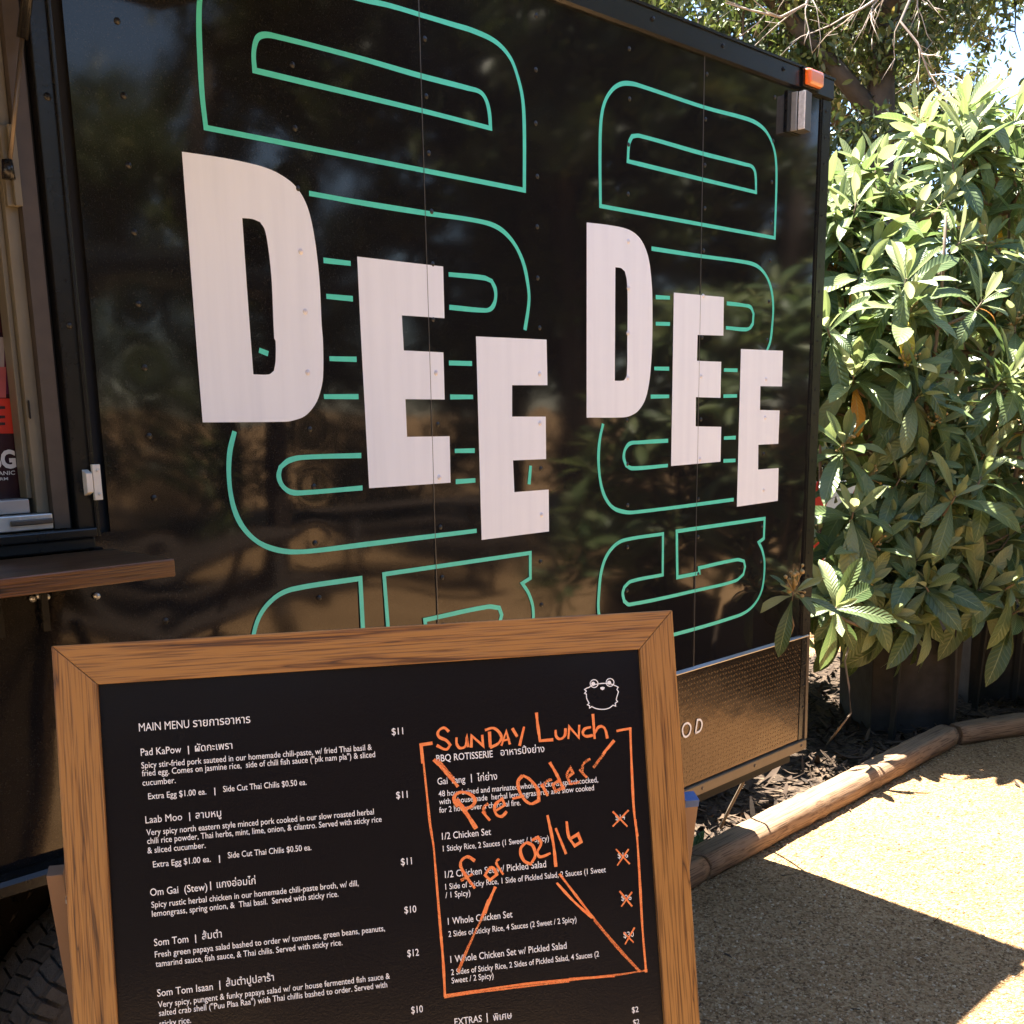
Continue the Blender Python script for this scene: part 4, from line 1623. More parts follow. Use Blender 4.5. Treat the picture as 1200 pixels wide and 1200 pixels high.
pen(Z6([(105, 412), (160, 470), (212, 532)]), 0.0060, 0.36)
pen(Z6([(122, 412), (196, 500)]), 0.0056, 0.42)
pen(Z6([(898, 328), (850, 385)]), 0.0056)
pen(Z6([(860, 375), (806, 448)]), 0.0050, 0.50)
pen(Z6([(205, 585), (250, 650), (292, 716)]), 0.0078, 0.34)
pen(Z6([(210, 620), (194, 585), (210, 560), (250, 558), (285, 585), (275, 615), (232, 632)]), 0.0060, 0.34)
pen(Z6([(318, 640), (352, 680)]), 0.0056)
pen(Z6([(330, 650), (325, 622), (345, 606)]), 0.0054, 0.42)
pen(Z6([(372, 640), (418, 612), (405, 584), (375, 612), (378, 650), (402, 662), (426, 640)]), 0.0054)
pen(Z6([(450, 584), (502, 572)]), 0.0054)
pen(Z6([(495, 482), (475, 510), (488, 565), (528, 606), (566, 592), (562, 545), (525, 498), (495, 482)]), 0.0060, 0.36)
pen(Z6([(578, 520), (606, 572)]), 0.0054)
pen(Z6([(586, 536), (600, 508), (624, 500)]), 0.0048, 0.45)
pen(Z6([(614, 424), (646, 480), (676, 544)]), 0.0056)
pen(Z6([(655, 505), (628, 522), (640, 552), (680, 532)]), 0.0052, 0.42)
pen(Z6([(690, 492), (716, 472), (705, 450), (690, 478), (706, 520), (746, 510)]), 0.0050, 0.42)
pen(Z6([(744, 456), (778, 492)]), 0.0052, 0.42)
pen(Z6([(756, 470), (762, 432), (792, 408)]), 0.0048, 0.5)
pen(Z7([(286, 182), (250, 164), (222, 195), (248, 250), (286, 302)]), 0.0056, 0.36)
pen(Z7([(224, 268), (276, 240)]), 0.0046, 0.44)
pen(Z7([(348, 214), (330, 245), (352, 266), (382, 242), (366, 212), (348, 214)]), 0.0056)
pen(Z7([(378, 192), (410, 242)]), 0.0050)
pen(Z7([(386, 205), (380, 186), (392, 172)]), 0.0044, 0.42)
pen(Z7([(512, 100), (486, 130), (500, 180), (530, 196), (550, 160), (540, 116), (512, 100)]), 0.0056)
pen(Z7([(535, 92), (562, 78), (576, 105), (560, 145), (572, 164), (618, 148)]), 0.0052)
pen(Z6([(604, 656), (620, 730)]) + Z7([(632, 120), (641, 208)]), 0.0056)
pen(Z7([(640, 38), (686, 152)]), 0.0056)
pen(Z7([(688, 8), (698, 76), (724, 116), (752, 98), (738, 64), (706, 84)]), 0.0054)
pen(Z7([(376, 295), (352, 350), (330, 412)]), 0.0056)
pen(Z7([(346, 352), (312, 440)]), 0.0056)
pen(Z7([(330, 405), (270, 530), (214, 672)]), 0.0040, 0.47)
pen(Z7([(318, 430), (255, 560), (208, 668)]), 0.0036, 0.47)
pen(Z7([(656, 238), (730, 335), (805, 432)]), 0.0046, 0.38)
pen(Z7([(644, 278), (720, 360), (800, 432)]), 0.0048)
pen(Z7([(800, 425), (900, 545), (1012, 668)]), 0.0040, 0.50)
pen(Z7([(808, 442), (905, 560), (1000, 662)]), 0.0028, 0.54)
for (a, b_) in (([(890, 640), (955, 706)], [(960, 634), (890, 706)]),):
    pen(Z6(a), 0.0032, 0.36)
    pen(Z6(b_), 0.0032, 0.36)
for s1_, s2_ in (([(904, 130), (965, 196)], [(960, 130), (910, 202)]), ([(920, 314), (976, 382)], [(975, 318), (928, 382)]), ([(938, 495), (982, 540)], [(986, 474), (944, 548)])):
    pen(Z7(s1_), 0.0032, 0.36)
    pen(Z7(s2_), 0.0032, 0.36)
ho = bbuild(HW, 'handwriting', M['marker'], pano)
at_ = ho.data.attributes.new('tint', 'FLOAT', 'POINT')
at_.data.foreach_set('value', dry)

# rear legs, hinged on the outside of the stiles and swung back
for side, (ptop, wpx) in (('l', ((54, 1027), 17)), ('r', ((819, 938), 17))):
    u, v = UV(*ptop, off=0.04)
    outer = u
    sgn = -1 if side == 'l' else 1
    inner = outer - sgn * 0.0195
    top = B0 + d1 * outer + d2 * v + nb_ * 0.04
    dl = Vector((0, 0, -1)) * math.cos(R(14)) + back * math.sin(R(14))
    ln = top.z / math.cos(R(14)) - 0.003
    cross = d1.cross(dl).normalized()
    w1 = d1 * (inner - outer)
    mb = MB()
    a0 = top - cross * 0.0
    pts = [a0, a0 + w1, a0 + w1 + cross * 0.022, a0 + cross * 0.022]
    if (pts[3] - pts[0]).dot(back) < 0:
        pts = [a0, a0 + w1, a0 + w1 - cross * 0.022, a0 - cross * 0.022]
    mb.prism([BMi @ p for p in pts], (BMi @ (a0 + dl * ln)) - (BMi @ a0))
    lg = bbuild(mb, 'rear_leg', M['leg_wood'], bevel=0.001)
    # hinge bolt to the stile
    mb = MB()
    c = B0 + d1 * (0 if side == 'l' else BW) + d2 * (v + 0.03) + nb_ * 0.02
    c2 = c + d1 * (sgn * 0.005) + nb_ * 0.03
    mb.tube([BMi @ c, BMi @ c2], 0.005, 8)
    bbuild(mb, 'hinge_bolt', M['zinc'], lg)
    if side == 'r':
        mb = MB()
        cc = [p + (p - (a0 + w1 / 2 + (pts[3] - pts[0]) / 2)).normalized() * 0.0008 for p in pts]
        lift = dl * -0.0012
        mb.prism([BMi @ (p + lift) for p in cc], (BMi @ (a0 + dl * 0.011)) - (BMi @ a0))
        bbuild(mb, 'blue_tape', M['blue'], lg)


# =================================================================== plants
def leaf_template(nu, nv, prof, fold, arch, wave=0.0):
    u = np.linspace(0, 1, nu)
    v = np.linspace(-1, 1, nv)
    U, V = np.meshgrid(u, v, indexing='ij')
    w = prof(U)
    y = V * w
    ang = arch * U
    s = U
    if abs(arch) > 1e-3:
        x = np.sin(ang) / arch
        z = -(1 - np.cos(ang)) / arch
    else:
        x, z = U, U * 0
    z = z + np.abs(V) * w * fold + wave * np.sin(U * 9 + V * 1.5) * np.abs(V) * w
    T = np.stack([x, y, z], -1).reshape(-1, 3)
    uv = np.stack([U, V * .5 + .5], -1).reshape(-1, 2)
    fs = []
    for i in range(nu - 1):
        for j in range(nv - 1):
            fs.append((i * nv + j, i * nv + j + 1, (i + 1) * nv + j + 1, (i + 1) * nv + j))
    return T, uv, np.array(fs)


def place_leaves(T, P, D, Nn, Ls):
    """template along +x with normal +z, put at P with direction D and normal near Nn"""
    D = D / np.linalg.norm(D, axis=1, keepdims=True)
    S = np.cross(Nn, D)
    S = S / (np.linalg.norm(S, axis=1, keepdims=True) + 1e-9)
    Nn = np.cross(D, S)
    return (P[:, None, :] + Ls[:, None, None] * (T[None, :, 0:1] * D[:, None, :] + T[None, :, 1:2] * S[:, None, :] + T[None, :, 2:3] * Nn[:, None, :]))


def loq_prof(U):
    return 0.138 * np.clip(np.sin(np.pi * np.clip(U, 0, 1) ** 1.35), 0, 1) ** 0.75 * (1 - 0.15 * (1 - U)) + 0.012 * (U < 0.12)


LT = [leaf_template(9, 5, loq_prof, f, a, w) for f, a, w in ((0.35, 0.25, 0.05), (0.25, 0.7, 0.10), (0.15, 1.2, 0.12), (0.45, -0.1, 0.05))]


def loquat_leaves(rosettes):
    """rosettes: list of (tip, axis, size, n)"""
    buckets = [[] for _ in LT]
    for (p, ax, size, n) in rosettes:
        ax = ax.normalized()
        a = ax.orthogonal().normalized()
        b = ax.cross(a)
        for k in range(n):
            f = (k + 0.5) / n                              # 0 young and upright, 1 old and hanging
            az = k * 2.39996 + random.uniform(-.35, .35)
            el_ = R(14 + 88 * f ** 0.8 + random.uniform(-12, 12))
            d = ax * math.cos(el_) + (a * math.cos(az) + b * math.sin(az)) * math.sin(el_)
            d = d + Vector((0, 0, -0.32 * f ** 2 + random.uniform(-.08, .08)))
            d.normalize()
            nrm = (ax * math.sin(el_) * 1.0 - (a * math.cos(az) + b * math.sin(az)) * math.cos(el_)) + Vector((0, 0, .25)) + Vector((random.uniform(-.35, .35), random.uniform(-.35, .35), random.uniform(-.2, .2)))
            ln = size * (0.50 + 0.60 * min(1, f * 1.6)) * random.uniform(.62, 1.28)
            base = p - ax * (0.055 * size / 0.22 * f) + d * 0.008
            r_ = random.random()
            if f < 0.3:
                tint = random.uniform(0.50, 0.88)
            elif f < 0.7:
                tint = random.uniform(0.12, 0.72)
            else:
                tint = random.uniform(0.0, 0.38)
            if f > 0.6 and r_ > 0.975:
                tint = random.uniform(0.92, 1.0)
                ln *= 0.62
            ti = 3 if f < 0.2 else (0 if f < 0.45 else (1 if r_ < 0.6 else 2))
            buckets[ti].append((p - p + base, d, nrm, ln, tint))
    VV, FF, UU, TT = [], [], [], []
    off = 0
    for (T, uv, fs), bk in zip(LT, buckets):
        if not bk:
            continue
        P = np.array([tuple(q[0]) for q in bk])
        D = np.array([tuple(q[1]) for q in bk])
        Nn = np.array([tuple(q[2]) for q in bk])
        Ls = np.array([q[3] for q in bk])
        V = place_leaves(T, P, D, Nn, Ls).reshape(-1, 3)
        n = len(bk)
        VV.append(V)
        FF.append((fs[None] + (np.arange(n) * len(T))[:, None, None]).reshape(-1, 4) + off)
        UU.append(np.tile(uv, (n, 1)))
        TT.append(np.repeat(np.array([q[4] for q in bk]), len(T)))
        off += len(V)
    return np.vstack(VV), np.vstack(FF), np.vstack(UU), np.concatenate(TT)


def loquat(name, label, base, rosettes, stems=4, group=None, buds=6, thick=1.0):
    base = Vector(base)
    o = thing(name, label, 'shrub', base, 0, group)
    V, Fq, uv, tt = loquat_leaves(rosettes)
    npmesh('foliage', V, Fq, M['loquat'], o, uv=uv, tint=tt)
    mb = MB()
    mains = []
    tips = [r_[0] for r_ in rosettes]
    cen = sum(tips, Vector()) / len(tips)
    hi = max(t.z for t in tips)
    for k in range(stems):
        a = 2 * math.pi * k / stems + .6
        foot = base + Vector((math.cos(a) * .07, math.sin(a) * .07, 0))
        top = Vector((cen.x + math.cos(a) * .22, cen.y + math.sin(a) * .22, base.z + (hi - base.z) * (0.8 - 0.1 * (k % 3))))
        pts = []
        for i in range(9):
            t = i / 8
            q = foot.lerp(top, t) + Vector((math.sin(t * 5 + k) * .035, math.cos(t * 4 + k * 2) * .035, 0))
            pts.append(q)
        mb.tube(pts, [0.019 * thick * (1 - .65 * i / 8) for i in range(9)], 7)
        mains += pts
    for (p, ax, size, n) in rosettes:
        cand = [q for q in mains if q.z < p.z - 0.04] or mains[:1]
        q = min(cand, key=lambda m_: (m_ - p).length + 0.3 * abs(m_.z - (p.z - .3)))
        mid = q.lerp(p, 0.55) + Vector((0, 0, -0.10 * (q - p).length)) + Vector((random.uniform(-.03, .03), random.uniform(-.03, .03), 0))
        pre = p - ax.normalized() * 0.07
        mb.tube([q, q.lerp(mid, .5), mid, mid.lerp(pre, .6) + Vector((0, 0, -.01)), pre, p], [x_ * thick for x_ in (0.010, 0.009, 0.008, 0.0065, 0.0055, 0.004)], 6)
    mb.build('branches', M['stem'], o, smooth=True)
    mb = MB()
    for (p, ax, size, n) in random.sample(rosettes, min(buds, len(rosettes))):
        for _ in range(16):
            q = p + ax.normalized() * random.uniform(0.0, .07) + Vector((random.gauss(0, .022), random.gauss(0, .022), random.gauss(0, .02)))
            r_ = random.uniform(.004, .009)
            mb.tube([p, q], 0.0018, 4)
            mb.lathe([(0.0001, -r_), (r_ * .8, -r_ * .6), (r_, 0), (r_ * .8, r_ * .6), (0.0001, r_)], q, (0, 0, 1), 6)
    fb = mb.build('flower_buds', M['tan'], o, smooth=True)
    fb['kind'] = 'stuff'
    return o


def shell_rosettes(c, rx, ry, z0, z1, n, size=0.21, bias=0.55, avoid=None, skew=0.30):
    out = []
    tries = 0
    while len(out) < n and tries < n * 30:
        tries += 1
        a = random.uniform(0, 2 * math.pi)
        h = random.uniform(0, 1)
        rr = (random.random() ** bias)
        env = math.sin(math.pi * min(1, 0.16 + h * 0.78)) ** 0.45
        p = Vector((c[0] + math.cos(a) * rx * rr * env, c[1] + math.sin(a) * ry * rr * env, z0 + (z1 - z0) * h))
        p.y += skew * (p.z - 1.7)
        if avoid and avoid(p):
            continue
        if any((p - q[0]).length < 0.085 for q in out):
            continue
        ax = Vector((math.cos(a) * rr * .9, math.sin(a) * rr * .9, 0.55 + 0.5 * h)) + Vector((random.uniform(-.25, .25), random.uniform(-.25, .25), random.uniform(-.1, .2)))
        out.append((p, ax, size * random.uniform(.85, 1.2), random.randint(12, 18)))
    return out


def hero(px, py, depth, ax=(-0.3, -0.5, 0.9), size=0.22, n=12):
    size *= 1.12
    n += 4
    depth += 0.38 + 0.30 * max(0, (420 - py) / 300)
    return (AT(px, py, depth), Vector(ax) + Vector((random.uniform(-.15, .15), random.uniform(-.15, .15), 0)), size, n)


# planters: square tapered boxes; first built, the rest copied
pa = Vector((4.945, 0.585, 0))
pdir = Vector((0.352, -0.31, 0)).normalized()
prz = math.atan2(pdir.y, pdir.x)


def make_planter(label, loc):
    t = thing('planter_box', label, 'planter', loc, prz, 'dark square planters')
    mb = MB()
    h, a, b_, wth = 0.475, 0.215, 0.225, 0.018
    for (w, z) in ():
        pass
    vs, fs = [], []
    rings = [(a, 0.0), (b_, h), (b_ - wth, h), (b_ - wth - 0.004, h - 0.09)]
    for (w, z) in rings:
        vs += [(-w, -w, z), (w, -w, z), (w, w, z), (-w, w, z)]
    for i in range(3):
        for k in range(4):
            k2 = (k + 1) % 4
            fs.append((i * 4 + k, i * 4 + k2, (i + 1) * 4 + k2, (i + 1) * 4 + k))
    fs.append((3, 2, 1, 0))
    mb.add(vs, fs)
    o = mb.build('box', M['planter'], None, bevel=0.004)
    o.parent = t
    mb = MB()
    n = 9
    w = b_ - wth - 0.006
    vs = [(-w + 2 * w * i / (n - 1), -w + 2 * w * j / (n - 1), h - 0.055 + random.uniform(-.012, .012)) for j in range(n) for i in range(n)]
    mb.add(vs, [(j * n + i, j * n + i + 1, (j + 1) * n + i + 1, (j + 1) * n + i) for j in range(n - 1) for i in range(n - 1)])
    o = mb.build('soil', M['soil'], None)
    o.parent = t
    return t


side = Vector((-pdir.y, pdir.x, 0))
c1 = pa + pdir * 0.225 + side * 0.225
pl1 = make_planter('dark grey square planter nearest the trailer, in shade', c1)
c2 = G(1133, 826) + pdir * 0.225 + side * 0.225
c2.z = 0
c3 = c2 + pdir * 0.53 + side * 0.02
for c, lb in ((c2, 'dark grey planter at the right picture edge, behind the nearest one'), (c3, 'dark grey planter farthest right, mostly out of the picture')):
    q = copy_tree(pl1)
    q.location = c
    q['label'] = lb

# black posts standing before the planters
for (xb, yb, xt, yt, lb) in ((1046, 868, 1058, 735, 'thin black post before the nearest planter, left of centre'), (1117, 862, 1121, 740, 'black post at the right corner of the nearest planter'),
                            (1143, 834, 1158, 720, 'black post in the gap between the two planters'), (1190, 826, 1200, 720, 'black post before the planter at the right picture edge')):
    g0 = G(xb, yb)
    dd = ray(xt, yt)
    k = math.hypot(g0.x - CAM.x, g0.y - CAM.y) / math.hypot(dd.x, dd.y)
    g1 = CAM + dd * k
    top = g0 + (g1 - g0) * 1.5
    mb = MB()
    ax_ = (top - g0)
    mb.prism([g0 + Vector((-.012, -.004, -.03)), g0 + Vector((.012, -.004, -.03)), g0 + Vector((.012, .004, -.03)), g0 + Vector((-.012, .004, -.03))], ax_)
    mb.prism([g0 + Vector((-.003, .0045, -.03)), g0 + Vector((.003, .0045, -.03)), g0 + Vector((.003, .024, -.03)), g0 + Vector((-.003, .024, -.03))], ax_)
    o = mb.build('metal_post', M['post'])
    tag(o, lb, 'post', 'black posts along the planters')


# loquats
def not_in_trailer(p):
    return p.x < 3.42 and p.y > -0.15


def gap(p):                # a ragged hole in the crown beside the trailer
    along = p.x * 0.893 + (p.y + WALL_D) * 0.487
    across = abs((p.x - 0.893 * along) * 0.487 - (p.y + WALL_D - 0.487 * along) * 0.893)
    return across < 0.28 and 0.85 < p.z < 1.6


r1 = shell_rosettes((c1.x + .05, c1.y + .12), 0.66, 0.60, 0.70, 2.68, 84, 0.25, avoid=gap)
r1 += [hero(1028, 195, 4.9, (-.2, -.3, 1), .24, 12), hero(1003, 205, 4.9, (-.3, -.2, 1), .23, 9), hero(1098, 178, 5.0, (-.1, -.3, 1), .25, 12), hero(985, 275, 4.8, (-.5, -.4, .7), .26, 13),
       hero(1055, 340, 4.7, (-.3, -.5, .8), .25, 12), hero(1105, 235, 4.9, (0, -.5, .9), .25, 13), hero(1060, 372, 4.6, (-.2, -.6, .9), .26, 13), hero(1078, 462, 4.6, (-.2, -.7, .7), .27, 13),
       hero(1000, 440, 4.7, (-.7, -.5, .6), .27, 14), hero(1150, 160, 5.1, (.1, -.3, 1), .26, 12), hero(1072, 250, 4.9, (-.2, -.5, .9), .24, 12), hero(1010, 320, 4.7, (-.5, -.6, .6), .25, 13)]
def herof(px, py, yy, ax, size, n):
    dd = ray(px, py)
    return (CAM + dd * ((yy + WALL_D) / dd.y), Vector(ax) + Vector((random.uniform(-.2, .2), random.uniform(-.2, .2), random.uniform(-.1, .1))), size * 1.1, n + 3)


# its low branches sprawl towards the rear corner of the trailer
r1 += [(Vector(q_), Vector((-.3, -.2, .6)), .24, 14) for q_ in ((4.86, .82, .66), (4.95, .98, .74), (5.06, 1.10, .68), (4.78, .95, .80), (5.15, 1.0, .62))]
r1 += [herof(1010, 690, .50, (-.3, -.7, .6), .25, 14), herof(1075, 655, .38, (0, -.6, .8), .25, 13), herof(1055, 560, .5, (-.2, -.5, .9), .25, 12),
       herof(1000, 600, .55, (-.5, -.5, .7), .23, 12), herof(1035, 718, .42, (-.1, -.8, .2), .24, 12), herof(980, 712, .42, (-.4, -.7, .3), .21, 12), herof(1022, 640, .5, (-.3, -.5, .8), .23, 12),
       herof(990, 520, .65, (-.5, -.4, .8), .24, 12), herof(1090, 600, .42, (.2, -.6, .8), .23, 12), herof(1045, 610, .5, (0, -.6, .8), .23, 12), herof(1085, 712, .35, (.1, -.7, .4), .24, 12),
       herof(1000, 668, .60, (-.5, -.5, .6), .23, 12), herof(972, 705, .60, (-.6, -.5, .4), .22, 12), herof(1000, 730, .62, (-.3, -.7, .1), .22, 11), herof(1060, 690, .50, (0, -.7, .5), .25, 13), herof(1015, 560, .62, (-.4, -.5, .7), .24, 12),
       herof(968, 470, .95, (-.6, -.4, .7), .25, 12), herof(985, 400, .9, (-.6, -.4, .7), .25, 12), herof(1062, 735, .40, (0, -.8, .1), .22, 11),
       herof(1110, 640, .35, (.1, -.7, .6), .25, 13), herof(1100, 560, .40, (.1, -.6, .8), .25, 13), herof(1120, 500, .42, (.1, -.6, .8), .25, 13)]
loquat('loquat_shrub', 'large leafed loquat in the planter nearest the trailer, with bronze buds', (c1.x, c1.y, 0.42), r1, 5, 'loquats in planters', 26)
r2 = shell_rosettes((c2.x - .02, c2.y - .02), 0.68, 0.66, 0.6, 3.08, 84, 0.25)
r2 += [hero(1175, 335, 5.0, (-.2, -.5, .9), .27, 13), hero(1155, 530, 4.9, (-.3, -.6, .8), .28, 13), hero(1190, 140, 5.4, (-.1, -.3, 1), .28, 12), hero(1150, 690, 4.9, (-.3, -.7, .4), .28, 13),
       hero(1195, 715, 4.9, (-.2, -.7, .4), .28, 13), hero(1130, 590, 4.9, (-.4, -.6, .6), .27, 13), hero(1185, 440, 4.9, (0, -.6, .8), .27, 13)]
loquat('loquat_shrub', 'loquat at the right picture edge, rising higher than its neighbour', (c2.x, c2.y, 0.42), r2, 5, 'loquats in planters', 22)
r3 = shell_rosettes((c3.x + .2, c3.y - .05), 0.68, 0.66, 0.6, 3.0, 66, 0.25)
loquat('loquat_shrub', 'loquat farthest right, mostly beyond the picture edge', (c3.x, c3.y, 0.42), r3, 5, 'loquats in planters', 4)
# the row bends towards the viewer beyond the right edge; the trailer mirrors it
lq3 = [o for o in bpy.data.objects if o.name.startswith('loquat_shrub')][-1]
lq2 = [o for o in bpy.data.objects if o.name.startswith('loquat_shrub')][-2]
for i, (x, y, rz) in enumerate(((6.1, -0.95, 0.0), (5.65, -1.6, 0.2), (5.5, -2.3, -.2))):
    q = copy_tree(pl1)
    q.location = (x, y, 0)
    q.rotation_euler = (0, 0, .1 * i)
    q['label'] = 'dark planter %s of the row mirrored in the trailer side' % ['first', 'second', 'last'][i]
    q = copy_tree(lq3 if i % 2 else lq2)
    q.location = (x, y, 0.42)
    q.rotation_euler = (0, 0, rz)
    q.scale = (.95, .95, .86 - .1 * i)
    q['label'] = '%s loquat of the row mirrored in the trailer side, right of the words' % ['first', 'second', 'last'][i]
# the low one by the trailer's rear corner
# two unseen ones added behind the trailer's rear doors to shade the bed
for i, (x, y, rz) in enumerate(((3.95, 1.55, 0.8), (4.8, 1.72, 2.7))):
    q = copy_tree(lq2)
    q.location = (x, y, 0.0)
    q.rotation_euler = (0, 0, rz)
    q['label'] = ['loquat hidden behind the rear doors of the trailer, nearest the corner', 'loquat growing from the bed behind the first planter, beyond the trailer corner'][i]
# a seedling of its own at the trailer corner
loquat('loquat_seedling', 'slender loquat seedling leaning out past the rear corner of the trailer', (3.34, 0.34, 0.0),
       [herof(930, 692, -.07, (-.25, -.4, .7), .125, 7)], 1, None, 1, 0.35)
# bare bent stem in front of the first planter
mb = MB()
pts = [G(968, 874)] + [AT(x, y, dp) for x, y, dp in ((985, 852, 4.72), (997, 836, 4.75), (995, 805, 4.78), (990, 775, 4.8), (998, 745, 4.85))]
mb.tube(smooth_pts := pts, [.005, .005, .0045, .0045, .004, .004], 8)
o = mb.build('sapling', M['stem'], smooth=True)
tag(o, 'thin bent bare stem rising in front of the nearest planter', 'sapling')


def small_plant(label, base, n, ln, spread, up=0.7, m='weed'):
    base = Vector(base)
    o = thing('weed', label, 'weed', base)
    T, uv, fs = leaf_template(6, 3, lambda U: 0.17 * np.sin(np.pi * U ** .9) ** .8 + .01, 0.3, 0.7)
    P, D, Nn, Ls = [], [], [], []
    for k in range(n):
        a = k * 2.4 + random.uniform(-.3, .3)
        e = random.uniform(.3, 1.2)
        d = Vector((math.cos(a) * spread, math.sin(a) * spread, up * e))
        P.append(tuple(base + Vector((0, 0, random.uniform(0, .05)))))
        D.append(tuple(d))
        Nn.append((0, 0, 1.0))
        Ls.append(ln * random.uniform(.7, 1.2))
    V = place_leaves(T, np.array(P), np.array(D), np.array(Nn), np.array(Ls)).reshape(-1, 3)
    F__ = (fs[None] + (np.arange(n) * len(T))[:, None, None]).reshape(-1, 4)
    npmesh('leaves', V, F__, M[m], o, uv=np.tile(uv, (n, 1)), tint=np.repeat(rng.uniform(0, 1, n), len(T)))
    mb = MB()
    mb.tube([base - Vector((0, 0, .01)), base + Vector((0.003, 0, .06))], [.003, .0015], 6)
    mb.build('stalk', M['stem'], o)
    return o


small_plant('little green weed sprouting behind the timber beside the menu board', G(818, 1010) + Vector((0, 0.02, 0)), 11, 0.10, 0.5, 0.9)


# =================================================================== oaks behind
def make_oak(name, label, seed, height=8.0, crown_r=3.2, crown_z=5.4, rz_crown=2.8, nleaf=28000, leaf=0.092, low=2.4, nmain=5):
    rs = random.Random(seed)
    nr = np.random.default_rng(seed)
    t = thing(name, label, 'tree', (0, 0, 0), 0, 'oak trees around the yard')
    tr = MB()
    pts = []
    lean = Vector((rs.uniform(-.3, .3), rs.uniform(-.3, .3), 0))
    for i in range(8):
        f = i / 7
        pts.append(Vector((lean.x * f * f + .05 * math.sin(f * 6), lean.y * f * f + .05 * math.cos(f * 5), f * height * .72)))
    tr.tube(pts, [0.19 * (1 - .45 * i / 7) for i in range(8)], 12)
    segs = []          # twig sample points
    for k in range(nmain):
        i0 = 3 + k % 5
        p = pts[i0].copy()
        a = 2 * math.pi * k / nmain + rs.uniform(-.4, .4)
        d = Vector((math.cos(a) * .8, math.sin(a) * .8, rs.uniform(.25, 1.1))).normalized()
        L_ = rs.uniform(.75, 1.15) * crown_r
        path = [p]
        for s in range(7):
            d = (d + Vector((rs.uniform(-.28, .28), rs.uniform(-.28, .28), rs.uniform(-.12, .22)))).normalized()
            path.append(path[-1] + d * L_ / 7)
        tr.tube(path, [0.095 * (1 - .75 * i / 7) for i in range(8)], 8)
        for s in range(2, 8):
            for _ in range(3):
                d3 = Vector((rs.gauss(0, 1), rs.gauss(0, 1), rs.gauss(.2, .7))).normalized()
                sub = [path[s]]
                L2 = rs.uniform(.5, 1.4)
                for q in range(5):
                    d3 = (d3 + Vector((rs.uniform(-.35, .35), rs.uniform(-.35, .35), rs.uniform(-.3, .2)))).normalized()
                    sub.append(sub[-1] + d3 * L2 / 5)
                tr.tube(sub, [0.022, .018, .014, .011, .008, .004], 5)
                segs += sub[1:]
                for _2 in range(3):
                    q0 = rs.choice(sub[2:])
                    d4 = Vector((rs.gauss(0, 1), rs.gauss(0, 1), rs.gauss(0, .8))).normalized()
                    q1 = q0 + d4 * rs.uniform(.25, .6)
                    tr.tube([q0, q0.lerp(q1, .5) + Vector((0, 0, .03)), q1], [.007, .005, .002], 4)
                    segs += [q0.lerp(q1, .5), q1, q1]
    o = tr.build('trunk', M['bark'], None, smooth=True)
    o.parent = t
    S = np.array([tuple(s) for s in segs])
    S = S[S[:, 2] > low]
    keepw = nr.uniform(0, 1, len(S)) ** 2 + 0.04
    keepw /= keepw.sum()
    idx = nr.choice(len(S), nleaf, p=keepw)
    P = S[idx] + nr.normal(0, 0.10, (nleaf, 3)) * np.array([1, 1, .8])
    P[:, 2] = np.maximum(P[:, 2], low - .3)
    D = nr.normal(0, 1, (nleaf, 3)) + np.array([0, 0, -.25])
    Nn = nr.normal(0, 0.8, (nleaf, 3)) + np.array([0, 0, 1.0])
    Ls = leaf * nr.uniform(.6, 1.35, nleaf)
    T, uv, fs = leaf_template(4, 3, lambda U: 0.20 * np.sin(np.pi * np.clip(U, 0.02, 0.98)) ** .7, 0.25, 0.4)
    V = place_leaves(T, P, D, Nn, Ls).reshape(-1, 3)
    F__ = (fs[None] + (np.arange(nleaf) * len(T))[:, None, None]).reshape(-1, 4)
    cl = nr.uniform(0, 1, len(S))
    tint = np.clip(0.65 * cl[idx] + 0.35 * nr.uniform(0, 1, nleaf), 0, 1)
    o = npmesh('crown', V, F__, M['oak_leaf'], t, smooth=False, uv=np.tile(uv, (nleaf, 1)), tint=np.repeat(tint, len(T)), local=True)
    return t


def place(o, x, y, rz, s=1.0, z=0.0):
    o.location = (x, y, z)
    o.rotation_euler = (0, 0, rz)
    o.scale = (s, s, s)
    return o


oakA = make_oak('oak_tree', 'dark oak with forked trunk showing above the loquats', 11)
place(oakA, 10.2, 3.4, 0.4)
oakB = make_oak('oak_tree', 'oak whose crown shows just above the trailer roof', 23, nleaf=30000)
place(oakB, 9.6, 5.6, 2.1)


def oak_copy(src, x, y, rz, s, label, z=0.0):
    c = copy_tree(src)
    place(c, x, y, rz, s, z)
    c['label'] = label
    return c


oak_copy(oakA, 13.6, 1.6, 1.9, 1.0, 'thinner oak at the right picture edge behind the loquats')
oak_copy(oakB, 15.5, 6.0, 0.3, 1.15, 'distant oak between the trailer roof and the forked oak')
